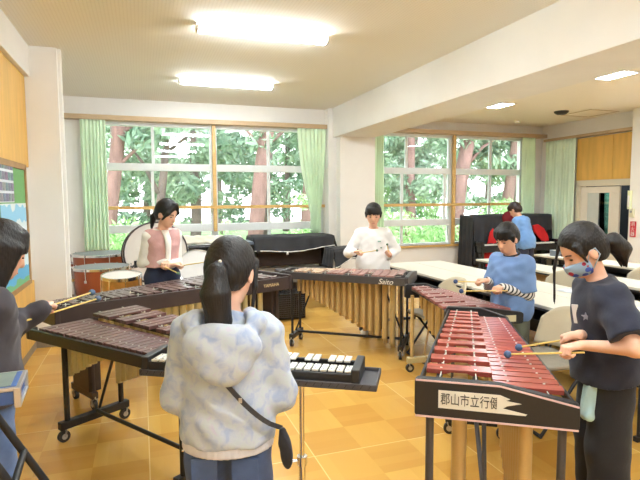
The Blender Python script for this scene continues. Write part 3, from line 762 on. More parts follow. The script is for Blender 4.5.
for (x0) in (.425, -.425): MB().box((x0, 0, .032), (.032, .185, .062)).build('end_block', M_black, g, bev=.005)
N = 26
for i in range(N):
    x = -.385 + i*.0312; l = .085 - .02*i/N
    bb = MB(); bb.box((x, -.043, .048), (.025, l, .008)); o = bb.build('natural_bar', M_bar, g, bev=.0015)
    sc_ = MB()
    for s in (-1, 1): sc_.cyl((x, -.043 + s*l*.32, .052), (x, -.043 + s*l*.32, .055), .003, n=8)
    sc_.build('screw', M_steel, o)
    if i < N-1 and ACC[(i+2) % 7]:
        bb = MB(); bb.box((x + .0156, .044, .058), (.025, l, .008)); bb.build('accidental_bar', M_bar, g, bev=.0015)

# ------------------------------------------------------------------ timpani and drums
M_copper = mat('copper_bowl', srgb(176, 96, 62), .35, .35, var=.1, scale=3)
M_head = mat('grey_drum_head', srgb(128, 134, 132), .6, var=.03)
M_whead = mat('white_drum_head', srgb(226, 218, 210), .6, var=.03)
def timpano(x, y, r, z, label):
    t = thing('timpani', label, 'drum', (x, y, 0), 0, 'kettledrums by the left pillar')
    prof = [(.05, .16), (r*.45, .19), (r*.75, .29), (r*.93, .45), (r*.97, z-.03), (r*.97, z-.015)]
    MB().lathe(prof, n=40).build('bowl', M_copper, t, smooth=True)
    MB().lathe([(0, z+.012), (r*.99, z+.012), (r*1.01, z+.004)], n=40).build('drum_head', M_head, t, smooth='auto')
    MB().lathe([(r*.98, z+.014), (r*1.05, z+.012), (r*1.05, z-.014), (r*.98, z-.014)], n=40).build('hoop', M_chrome, t, smooth='auto')
    for k in range(8):
        a = 2*math.pi*k/8 + .3; c, s = math.cos(a), math.sin(a)
        b = MB(); b.cyl((r*1.07*c, r*1.07*s, z+.02), (r*1.05*c, r*1.05*s, z-.12), .007, n=8); b.box((r*1.03*c, r*1.03*s, z-.12), (.03, .03, .03), rz=a); b.build('tension_lug', M_chrome, t)
    for k in range(3):
        a = 2*math.pi*k/3 + .8; c, s = math.cos(a), math.sin(a)
        b = MB(); b.tube([(r*1.06*c, r*1.06*s, z-.1), (r*1.0*c, r*1.0*s, .3), (r*.75*c, r*.75*s, .08)], .014, 8); le = b.build('leg', M_steel, t, smooth='auto')
        w = MB(); w.cyl((r*.75*c-.015*s, r*.75*s+.015*c, .035), (r*.75*c+.015*s, r*.75*s-.015*c, .035), .035, n=14); w.build('caster', M_rubber, le)
    b = MB(); b.box((r*.5, -r*.75, .06), (.12, .22, .03)); b.tube([(0, 0, .16), (r*.45, -r*.6, .07)], .014, 8); b.build('pedal', M_steel, t)
    b = MB(); b.tube([(r*1.06, .02, z-.02), (r*1.2, .05, z+.01)], .012, 8); b.cyl((r*1.2, .05, z-.03), (r*1.2, .05, z+.05), .02); b.build('tuning_handle', M_black, t)
    return t
timpano(-.44, 6.26, .30, .735, 'copper kettledrum with a grey head beside the left pillar, the nearer one')
timpano(-.50, 7.15, .35, .80, 'copper kettledrum with a grey head behind the nearer kettledrum')
def drum(name, label, c, r, depth, axis, shell, rimm, head, parent=None):
    t = thing(name, label, 'drum', c)
    M = Vector((0,0,1)).rotation_difference(Vector(axis)).to_matrix()
    h = depth/2
    MB().lathe([(r, -h), (r, h)], n=40, M=M).build('shell', shell, t, smooth=True)
    for s, nm in ((1, 'drum_head'), (-1, 'drum_head')):
        MB().lathe([(0, s*(h+.004)), (r*.99, s*(h+.004)), (r*.99, s*(h-.004))], n=40, M=M).build(nm, head, t, smooth='auto')
        MB().lathe([(r*.98, s*(h+.012)), (r*1.035, s*(h+.012)), (r*1.035, s*(h-.02)), (r*.98, s*(h-.02))], n=40, M=M).build('hoop', rimm, t, smooth='auto')
    for k in range(8):
        a = 2*math.pi*k/8 + .2; b = MB()
        b.cyl(M @ Vector((r*1.04*math.cos(a), r*1.04*math.sin(a), -h-.005)), M @ Vector((r*1.04*math.cos(a), r*1.04*math.sin(a), h+.005)), .005, n=8); b.build('tension_rod', M_chrome, t)
    return t, M
bd, _ = drum('bass_drum', 'large white bass drum with dark hoop behind the person in the pink vest', (.14, 6.68, .83), .37, .32, (.1, -1, .12), mat('pale_shell', srgb(210, 196, 190), .4), M_dkbrown, M_whead)
b = MB()
for s in (-1, 1): b.tube([(s*.34, -.15, -.83+.03), (s*.30, .0, -.35), (s*.36, .15, -.80)], .014, 8)
b.tube([(-.36, 0, -.62), (.36, 0, -.62)], .012, 8); b.build('drum_cradle', M_steel, bd, smooth='auto')
sd, _ = drum('snare_drum', 'snare drum with an orange wooden shell beside the copper kettledrums', (-.20, 5.25, .70), .18, .14, (0, -.1, 1), mat('orange_shell', srgb(206, 146, 70), .35, var=.15, scale=12), M_chrome, M_whead)
b = MB(); b.tube([(0, 0, -.10), (0, 0, -.5)], .012, 8)
for a in (90, 210, 330): b.tube([(0, 0, -.45), (.24*math.cos(R(a)), .24*math.sin(R(a)), -.69)], .009, 8); b.tube([(0, 0, -.1), (.17*math.cos(R(a)), .17*math.sin(R(a)), -.085)], .008, 8)
b.build('drum_stand', M_chrome, sd, smooth='auto')
td, _ = drum('tenor_drum', 'tilted grey-white drum with chrome hoop, right of the person in the pink vest', (.60, 6.1, .61), .25, .28, (.12, -.8, .6), mat('white_shell', srgb(222, 220, 214), .35), M_chrome, mat('pearl_head', srgb(206, 202, 198), .6, var=.03))
b = MB()
for a in (90, 210, 330): b.tube([(0, 0, -.2), (.3*math.cos(R(a)), .3*math.sin(R(a)), -.60)], .012, 8)
b.build('drum_stand', M_chrome, td, smooth='auto')

# ------------------------------------------------------------------ mallets
def mallet(label, grip, tip, shaft, head, hr=.016, sr=.0042, tail=.10, hl=1.0):
    g_, t_ = Vector(grip), Vector(tip); d = (t_ - g_).normalized()
    o = g_ - d*tail; t = thing('mallet', label, 'mallet', o)
    MB().tube([Vector((0,0,0)), t_ - o], sr, 8).build('shaft', shaft, t, smooth='auto')
    M = Vector((0,0,1)).rotation_difference(d).to_matrix()
    b = MB(); b.ell(t_ - o, (hr, hr, hr*hl), 10, M); b.build('mallet_head', head, t, smooth=True)
    return t
M_rattan = mat('yellow_rattan', srgb(230, 200, 110), .4)
M_blueh = mat('blue_yarn', srgb(78, 104, 140), .9, var=.15, scale=90)
M_greyb = mat('grey_blue_yarn', srgb(96, 112, 140), .9, var=.15, scale=90)
M_greenh = mat('green_yarn', srgb(110, 140, 110), .9, var=.15, scale=90)
M_navyh = mat('navy_yarn', srgb(70, 88, 130), .9, var=.15, scale=90)
# ------------------------------------------------------------------ tables
M_top = mat('white_table_top', srgb(222, 216, 200), .45, var=.015, scale=3)
M_edge = mat('dark_table_edge', srgb(46, 44, 46), .5)
M_beige = mat('beige_plastic', srgb(206, 194, 168), .5, var=.03)
M_seat = mat('grey_brown_seat', srgb(150, 142, 128), .7, var=.05, scale=30)
def table(x, y, label, group, first=[None], w=.40, l=1.76):
    if first[0] is not None: return dup(first[0], (x, y, 0), 0, label, group)
    t = thing('folding_table', label, 'table', (x, y, 0), 0, group)
    MB().box((0, 0, .688), (w, l, .024)).build('table_top', M_top, t, bev=.004)
    b = MB(); b.box((0, 0, .668), (w-.01, l-.01, .018)); b.build('edge_band', M_edge, t)
    MB().box((.02, 0, .55), (w-.1, l-.3, .012)).build('shelf', M_edge, t)
    for s in (-1, 1):
        b = MB()
        for q in (-1, 1): b.cyl((q*(w/2-.05), s*(l/2-.12), .03), (q*(w/2-.05), s*(l/2-.12), .66), .013, n=10)
        b.beam((-w/2+.05, s*(l/2-.12), .54), (w/2-.05, s*(l/2-.12), .54), .02, .02)
        b.beam((-w/2+.02, s*(l/2-.12), .022), (w/2-.02, s*(l/2-.12), .022), .03, .03)
        b.build('leg_frame', M_black, t, smooth='auto')
        le = MB(); le.cyl((0, s*(l/2-.12), .0), (0, s*(l/2-.12), .02), .012); 
    MB().box((w/2-.015, 0, .50), (.012, l-.2, .30)).build('modesty_panel', M_edge, t)
    first[0] = t; return t
rows = [('first row of white tables', 2.985, ((4.76, 'white folding table at the window end of the row nearest the marimbas'), (2.98, 'white folding table beside the person in striped sleeves'), (1.20, 'white folding table at the right edge behind the person in navy'))),
        ('first row of white tables', 3.39, ((4.76, 'white folding table backing on the row nearest the marimbas, window end'), (2.98, 'white folding table with clear bags on it, behind the person in navy'), (1.20, 'white folding table at the photo edge, backing on the nearest row'))),
        ('second row of white tables', 4.30, ((4.72, 'white folding table in the second row, window end'), (2.94, 'white folding table in the second row behind the ponytail of the person in navy'))),
        ('third row of white tables', 5.40, ((4.9, 'white folding table in the third row in front of the covered piano'), (3.12, 'white folding table in the third row at the right edge')))]
for gname, x, ys in rows:
    for y, lab in ys: table(x, y, lab, gname)

# ------------------------------------------------------------------ chairs
def chair(x, y, deg, label, first=[None]):
    if first[0] is not None: return dup(first[0], (x, y, 0), R(deg), label, 'beige stacking chairs')
    t = thing('stacking_chair', label, 'chair', (x, y, 0), R(deg), 'beige stacking chairs')
    # faces +X; a wrapped plastic back shell
    def shell(z0, z1):
        V = []; F = []; nu, nv = 18, 10
        for j in range(nv+1):
            v = j/nv
            for i in range(nu+1):
                u = i/nu*2-1
                zt = z1 - .10*abs(u)**3.2
                z = z0 + (zt - z0)*v
                V.append((-.19 + .11*abs(u)**2.2 - .05*v, u*.235*(1 - .06*v), z))
        for j in range(nv):
            for i in range(nu): k = j*(nu+1)+i; F.append((k, k+1, k+nu+2, k+nu+1))
        return MB().add(V, F)
    bk = shell(.47, .755).build('backrest', M_beige, t, smooth=True, solid=.014)
    sm = MB()
    sm.box((.02, 0, .43), (.40, .42, .03)); sm.build('seat', M_seat, t, bev=.013)
    for s in (-1, 1):
        MB().tube([(-.17, s*.225, .52), (-.10, s*.225, .42), (.19, s*.22, .03), (.21, s*.22, .012)], .011, 10).build('leg', M_black, t, smooth='auto')
        MB().tube([(.20, s*.20, .41), (.10, s*.20, .36), (-.17, s*.20, .03), (-.19, s*.20, .012)], .011, 10).build('leg', M_black, t, smooth='auto')
    b = MB()
    for (x_, z_, w_, r_) in ((.20, .012, .22, .012), (-.18, .012, .20, .012), (.0, .25, .21, .008)): MB().tube([(x_, -w_, z_), (x_, w_, z_)], r_, 10).build('crossbar', M_black, t, smooth='auto')
    first[0] = t; return t
chair(2.52, 2.66, 176, 'beige plastic chair with black legs between the large red xylophone and the white tables')
chair(2.575, 4.06, 178, 'beige plastic chair between the far end of the red-brown xylophone and the white tables')
chair(3.86, 4.98, 178, 'beige plastic chair between table rows, behind the person in striped sleeves, nearer the window')
chair(3.86, 4.05, 176, 'beige plastic chair between the table rows, right of the person in striped sleeves')
chair(4.90, 4.75, 180, 'beige plastic chair in front of the third table row, nearer the piano')
chair(4.90, 3.95, 178, 'beige plastic chair before the third table row, farther from the piano')
chair(3.86, 2.9, 176, 'beige plastic chair between the table rows behind the person in navy')

# ------------------------------------------------------------------ things on the tables
M_clear = mat('clear_plastic', (.75, .78, .82), .15, var=.1, scale=20)
t = thing('tape_roll', 'grey roll of tape standing on the table in front of the covered piano', 'tape roll', (5.35, 5.52, .70))
MB().lathe([(.045, 0), (.085, 0), (.085, .075), (.045, .075), (.045, 0)], n=28).build('tape', mat('grey_tape', srgb(122, 130, 140), .4), t, smooth='auto')
MB().lathe([(.038, 0), (.045, 0), (.045, .076), (.038, .076), (.038, 0)], n=28).build('core', M_beige, t, smooth='auto')
def bag(label, x, y, sx, sy, seed):
    rr = random.Random(seed); V = []; F = []; n = 14
    for j in range(n+1):
        for i in range(n+1):
            u, v = i/n*2-1, j/n*2-1; e = max(abs(u), abs(v))
            V.append((u*sx, v*sy, .70 + .004 + .035*(1 - e**2) + rr.uniform(-.006, .006)*(1 - e)))
    for j in range(n):
        for i in range(n): k = j*(n+1)+i; F.append((k, k+1, k+n+2, k+n+1))
    F.append(tuple([i for i in range(n, -1, -1)] + [j*(n+1) for j in range(1, n+1)] + [n*(n+1)+i for i in range(1, n+1)] + [j*(n+1)+n for j in range(n-1, 0, -1)]))
    o = MB().add(V, F).build('plastic_bag', M_clear, None, smooth='auto', loc=(x, y, 0)); return tag(o, label, 'bag')
bag('larger crumpled clear plastic bag on the table behind the person in navy', 3.42, 3.28, .085, .16, 1)
bag('small crumpled clear bag right of the larger one on the white table', 3.40, 2.86, .07, .10, 2)
o = MB().box((0, 0, 0), (.21, .297, .002)).build('paper_sheet', mat('white_paper', srgb(240, 238, 234), .7), None, loc=(3.42, 2.55, .7015)); tag(o, 'white sheet of paper on the table behind the person in navy', 'paper')
o = MB().box((0, 0, 0), (.20, .28, .003)).build('paper_sheet', mat('white_paper_thin', srgb(236, 234, 230), .7), None, loc=(2.93, 3.52, .702)); tag(o, 'white sheet of paper on the table beside the hands of the striped-sleeved person', 'paper')
for (x, y, c, lab) in ((4.30, 4.1, (40, 92, 168), 'blue box on the shelf under the second row of tables'), (4.30, 4.5, (196, 150, 92), 'brown cardboard box on the shelf under the second row of tables')):
    b = thing('storage_box', lab, 'box', (x, y, .556))
    MB().box((0, 0, .04), (.2, .26, .08)).build('box_body', mat('box_' + str(c[0]), srgb(*c), .6, var=.05), b, bev=.004)
    MB().box((0, 0, .084), (.206, .266, .010)).build('box_lid', mat('lid_' + str(c[0]), srgb(*[min(255, q+18) for q in c]), .6), b, bev=.002)

# ------------------------------------------------------------------ covered piano, right
M_pblack = mat('piano_black', (.012, .012, .014), .18)
M_cover = mat('black_cover_cloth', srgb(46, 46, 50), .75, var=.12, scale=6, bump=.3, bscale=9)
M_redc = mat('red_lining_cloth', srgb(208, 28, 34), .8, var=.08, scale=6, bump=.2, bscale=9)
M_ivory = mat('ivory_key', srgb(240, 238, 228), .3)
p = thing('upright_piano', 'black upright piano with keys showing under a black cover, by the right-hand window', 'piano', (6.50, 0, 0))
MB().box((0, 7.98, .59), (1.66, .36, 1.14)).build('cabinet', M_pblack, p, bev=.006)
MB().box((0, 7.70, .58), (1.72, .30, .12)).build('keybed', M_pblack, p, bev=.006)
for s in (-1, 1):
    MB().box((s*.84, 7.68, .67), (.06, .32, .10)).build('key_cheek', M_pblack, p, bev=.01)
    MB().box((s*.82, 7.60, .27), (.07, .08, .50)).build('leg', M_pblack, p, bev=.01)
    b = MB(); b.box((s*.78, 7.86, .01), (.10, .64, .02)); b.build('toe_block', M_pblack, p)
kb = MB()
for i in range(52): kb.box((-.80 + (i+.5)*1.6/52, 7.66, .655), (1.6/52-.002, .15, .022))
kb.build('white_keys', M_ivory, p)
kb = MB()
for i in range(51):
    if (i % 7) not in (1, 4): kb.box((-.80 + (i+1)*1.6/52, 7.69, .672), (.014, .095, .02))
kb.build('black_keys', M_pblack, p)
MB().box((0, 7.775, .80), (1.62, .03, .22)).build('fall_board', M_pblack, p, bev=.004)
b = MB()
for s in (-.06, 0, .06): b.box((s, 7.74, .05), (.03, .10, .012))
b.build('pedals', mat('brass', (.7, .5, .2), .3, 1), p)
def drape(name, label, m, x0, x1, yb, yf, zt, front, left=0, right=0, hem=None, sag=.02, folds=9, parent=None, solid=.006):
    """cloth over a box: top sheet, a front fall whose lower edge follows front(u), optional side falls"""
    V = []; F = []; nu = 60; prof_t = 8; nf = 14
    def grid(rows):
        o = len(V); n = len(rows[0])
        for r in rows: V.extend(r)
        for j in range(len(rows)-1):
            for i in range(n-1): k = o + j*n + i; F.append((k, k+1, k+n+1, k+n))
    us = [i/nu for i in range(nu+1)]
    def top(u, v): return (x0 + (x1-x0)*u, yb + (yf-yb)*v, zt + .004*math.sin(u*17 + v*4) - .01*v**6)
    rows_ = [[top(u, j/prof_t) for u in us] for j in range(prof_t+1)]
    for j in range(1, nf+1):
        v = j/nf
        rows_.append([(x0 + (x1-x0)*u + .012*v*math.sin(u*31), yf - .012 - sag*v*(1 + .8*math.sin(u*folds*6.28 + 1.3*math.sin(u*9))), zt - .012 - (zt - front(u))*v) for u in us])
    grid(rows_)
    for (on, xs, sg) in ((left, x0, -1), (right, x1, 1)):
        if not on: continue
        vs_ = [i/24 for i in range(25)]
        rows_ = []
        for j in range(nf+1):
            v = j/nf
            rows_.append([(xs + sg*(.004 + .03*v*(1 + .8*math.sin(w_*22))*(1 if j else 0)), yb + (yf - .012 - sag*v - yb)*w_, zt - .006 - (zt - on)*v) for w_ in vs_])
        grid(rows_)
    o = MB().add(V, F).build(name, m, parent, smooth=True, solid=solid)
    return o
pc = drape('piano_cover', '', M_cover, 5.62, 7.37, 8.17, 7.77, 1.18, lambda u: .30 if u < .10 else (.30 + (.86 - .30)*min(1, (u-.10)/.10) if u < .2 else .86 + .03*math.sin(u*14)), left=.25, right=.35)
tag(pc, 'black cloth cover draped over the upright piano and down its left end', 'piano cover')
def fold_cloth(nm, m, pts, parent, w0=.01, thick=.03):
    b = MB(); b.prism(pts, -thick/2, thick/2, 'y'); return b.build(nm, m, parent, bev=.008)
rl = MB()
V = []; F = []
n = 16; outline = [(5.72, .24), (5.70, .36), (5.84, .55), (5.92, .88), (5.98, .95), (6.04, .80), (6.10, .55), (6.08, .30), (5.95, .26)]
rl.prism(outline, 7.66, 7.70, 'y'); rl.build('red_lining', M_redc, pc, bev=.012)
outline = [(6.86, .98), (6.98, 1.0), (7.12, .92), (7.22, .78), (7.26, .62), (7.14, .64), (7.02, .74), (6.90, .86)]
MB().prism(outline, 7.66, 7.70, 'y').build('red_lining', M_redc, pc, bev=.012)
MB().ell((6.34, 7.72, 1.13), (.13, .06, .12), 10).build('red_lining', mat('dark_red_cloth', srgb(120, 20, 34), .8), pc, smooth=True)

# ------------------------------------------------------------------ covered digital piano, organ and bench, left window
dp = thing('digital_piano', 'dark digital piano under a short black cover below the gathered curtain', 'piano', (2.24, 7.95, 0))
for s in (-1, 1): MB().box((s*.60, 0, .40), (.05, .42, .80)).build('side_panel', M_pblack, dp, bev=.006)
MB().box((0, .10, .60), (1.16, .04, .38)).build('back_panel', M_dkbrown, dp, bev=.004)
MB().box((0, 0, .83), (1.22, .46, .12)).build('keyboard_case', M_pblack, dp, bev=.01)
MB().box((0, .16, .24), (1.16, .03, .26)).build('lower_panel', mat('greige_panel', srgb(176, 164, 146), .6), dp, bev=.004)
b = MB(); b.box((0, -.05, .035), (1.2, .30, .05)); b.build('base_bar', M_pblack, dp, bev=.006)
dc = drape('keyboard_cover', '', M_cover, 1.60, 2.90, 8.19, 7.66, .915, lambda u: .70 - .05*math.sin(u*3.14)**2 + .05*u, left=.70, right=.74, sag=.03, folds=4)
tag(dc, 'short black cloth cover with a white hem over the digital piano', 'cover')
b = MB(); b.tube([(1.60 + 1.30*i/40, 7.60 + .012*math.sin(i), .705 - .05*math.sin(i/40*3.14)**2 + .05*i/40) for i in range(41)], .007, 8); b.build('white_hem', M_white, dc, smooth='auto')
MB().box((2.11, 7.585, .655), (.035, .012, .035)).build('hem_tag', M_white, dc, bev=.003)
og = thing('electric_organ', 'black electric organ on a stand below the middle of the left window', 'organ', (1.05, 7.72, 0))
MB().box((0, 0, .765), (1.06, .40, .11)).build('organ_case', M_pblack, og, bev=.012)
MB().box((.44, .02, .835), (.17, .42, .05)).build('control_panel', mat('blue_grey_panel', srgb(92, 102, 116), .4), og, bev=.01)
MB().box((0, -.17, .828), (.86, .05, .012)).build('front_strip', M_dkgrey, og, bev=.003)
kb = MB()
for i in range(44): kb.box((-.46 + i*.0195, -.12, .826), (.018, .10, .014))
kb.build('white_keys', M_ivory, og)
for s in (-1, 1): MB().box((s*.47, .02, .36), (.06, .36, .71)).build('side_panel', M_dkbrown, og, bev=.006)
MB().box((0, .14, .42), (.9, .03, .5)).build('back_panel', M_dkbrown, og)
# folded off-white cover lying on the organ
cv = thing('folded_cover', 'off-white rolled dust cover lying on top of the electric organ', 'cloth', (1.0, 7.80, .826))
f = SDF()
f.cap((-.46, .02, .07), (.40, .03, .062), .066, .055, k=.03).cap((-.44, -.03, .03), (.42, -.04, .03), .035, .04, k=.03).ell((.38, .0, .05), (.10, .09, .05), k=.03)
f.plane((0, 0, .002), (0, 0, -1))
V, F = f.mesh(.012, lambda X, Y, Z: .006*np.sin(X*38 + 8*Y) * np.cos(Z*50)); np_obj('cloth_roll', V, F, mat('off_white_cloth', srgb(226, 218, 200), .85, var=.04, scale=8, bump=.2, bscale=15), cv)
bn = thing('piano_bench', 'dark padded piano bench in front of the covered digital piano', 'bench', (2.09, 6.72, 0))
MB().box((0, 0, .50), (.74, .32, .07)).build('seat', mat('dark_vinyl', srgb(60, 54, 54), .4), bn, bev=.02)
MB().box((0, 0, .445), (.70, .29, .05)).build('seat_frame', M_pblack, bn, bev=.004)
for sx in (-1, 1):
    for sy in (-1, 1): MB().box((sx*.32, sy*.12, .21), (.04, .04, .42)).build('leg', M_pblack, bn, bev=.004)
am = thing('mesh_amplifier', 'black mesh-fronted box on the floor below the piano bench', 'amplifier', (1.62, 6.15, 0))
MB().box((0, 0, .17), (.56, .28, .32)).build('cabinet', M_pblack, am, bev=.012)
b = MB()
for i in range(22): b.beam((-.26 + i*.0247, -.143, .04), (-.26 + i*.0247, -.143, .30), .004, .004)
for i in range(11): b.beam((-.26, -.144, .04 + i*.026), (.26, -.144, .04 + i*.026), .004, .004)
b.build('grille', M_dkgrey, am)
for s in (-1, 1): MB().box((s*.2, 0, .006), (.06, .2, .012)).build('foot', M_rubber, am)
# black-covered small keyboard left of the boy in white
sk = thing('covered_keyboard', 'small keyboard under a white-hemmed black cloth, left of the person in white', 'keyboard', (2.84, 6.75, 0))
dk = drape('cloth_cover', '', M_cover, -.34, .36, .22, -.16, .80, lambda u: .545 + .13*math.sin(min(1, u*1.25)*3.14)**2 - .02*u, left=.54, right=.56, sag=.03, folds=2, parent=sk)
b = MB(); b.tube([(-.34 + .7*i/30, -.215 - .01*math.sin(i), .55 + .13*math.sin(min(1, i/30*1.25)*3.14)**2 - .02*i/30) for i in range(31)], .006, 8); b.build('white_hem', M_white, dk, smooth='auto')
MB().box((.01, .03, .74), (.66, .30, .09)).build('keyboard_case', M_pblack, sk, bev=.01)
for s in (-1, 1):
    MB().tube([(s*.24, -.10, .02), (s*.20, 0, .40), (s*.24, .13, .70)], .014, 10).build('leg', M_black, sk, smooth='auto')
    MB().tube([(s*.24, .16, .02), (s*.24, .0, .40), (s*.20, -.08, .70)], .014, 10).build('leg', M_black, sk, smooth='auto')
b = MB()
for y_ in (-.10, .16): b.tube([(-.26, y_, .018), (.26, y_, .018)], .016, 10)
b.build('foot_bar', M_black, sk, smooth='auto')

# ------------------------------------------------------------------ blue case on a black stand, bottom left corner
bs = thing('folding_stand', 'black splayed-leg stand at the bottom left corner of the photo', 'stand', (-.69, 1.90, 0), R(4))
for s in (-1, 1):
    MB().tube([(.56, s*.14, .015), (.15, s*.12, 0.822)], .013, 10).build('leg', M_black, bs, smooth='auto')
    MB().tube([(-.25, s*.14, .015), (-.15, s*.12, 0.822)], .013, 10).build('leg', M_black, bs, smooth='auto')
b = MB()
for (x_, z_, w_) in ((-.25, .015, .17), (.56, .015, .17), (.15, 0.822, .15), (-.15, 0.822, .15), (.27, .59, .13)): MB().tube([(x_, -w_, z_), (x_, w_, z_)], .012, 10).build('crossbar', M_black, bs, smooth='auto')
bx = thing('equipment_case', 'blue case with silver metal edges on the black stand at the left edge', 'case', (-.69, 1.90, .835), R(4))
MB().box((0, 0, .038), (.58, .17, .060)).build('case_body', mat('blue_case', srgb(66, 98, 160), .45, var=.08), bx, bev=.006)
b = MB()
for sx in (-1, 1):
    for sy in (-1, 1): b.box((sx*.29, sy*.085, .033), (.020, .020, .066))
    for z_ in (.007, .061): b.box((sx*.29, 0, z_), (.020, .17, .012))
for sy in (-1, 1):
    for z_ in (.061,): b.box((0, sy*.085, z_), (.58, .016, .012))
b.build('metal_edge', M_steel, bx, bev=.003)
MB().box((0, 0, .066), (.54, .15, .008)).build('case_top', mat('grey_green_top', srgb(128, 142, 138), .6, var=.1, scale=10), bx)
b = MB(); b.cyl((.20, -.087, .034), (.20, -.10, .034), .014); b.build('latch', M_black, bx)
# ------------------------------------------------------------------ people
def skin_mat(name, c): 
    m = mat(name, c, .55, var=.04, scale=14); m.node_tree.nodes['Principled BSDF'].inputs['Subsurface Weight'].default_value = .08
    m.node_tree.nodes['Principled BSDF'].inputs['Subsurface Radius'].default_value = (.01, .005, .003); return m
M_skin = skin_mat('skin', srgb(232, 184, 158))
M_skin2 = skin_mat('skin_warm', srgb(224, 172, 142))
M_hair = mat('black_hair', srgb(14, 11, 12), .5, var=.35, scale=26, stretch=(3, 3, .3), bump=.35, bscale=60)
M_hair2 = mat('dark_brown_hair', srgb(20, 15, 15), .5, var=.3, scale=26, stretch=(3, 3, .3), bump=.35, bscale=60)
M_hair3 = mat('brown_hair', srgb(44, 28, 23), .5, var=.3, scale=26, stretch=(3, 3, .5), bump=.3, bscale=60)
M_eye = mat('dark_eye', (.012, .008, .008), .3)
M_brow = mat('eyebrow', srgb(62, 46, 42), .8)
M_lip = mat('lip', srgb(198, 118, 108), .5)
def fabric(name, c, var=.06, scale=10, **k): return mat(name, c, .9, var=var, scale=scale, bump=.18, bscale=28, sheen=.1, **k)
M_shoe = mat('white_shoe', srgb(226, 224, 218), .6)

def rotX(a): return np.array([[1,0,0],[0,math.cos(a),-math.sin(a)],[0,math.sin(a),math.cos(a)]])
def rotZ(a): return np.array([[math.cos(a),-math.sin(a),0],[math.sin(a),math.cos(a),0],[0,0,1]])
def nrm(v): v = np.array(v, float); return v/np.linalg.norm(v)

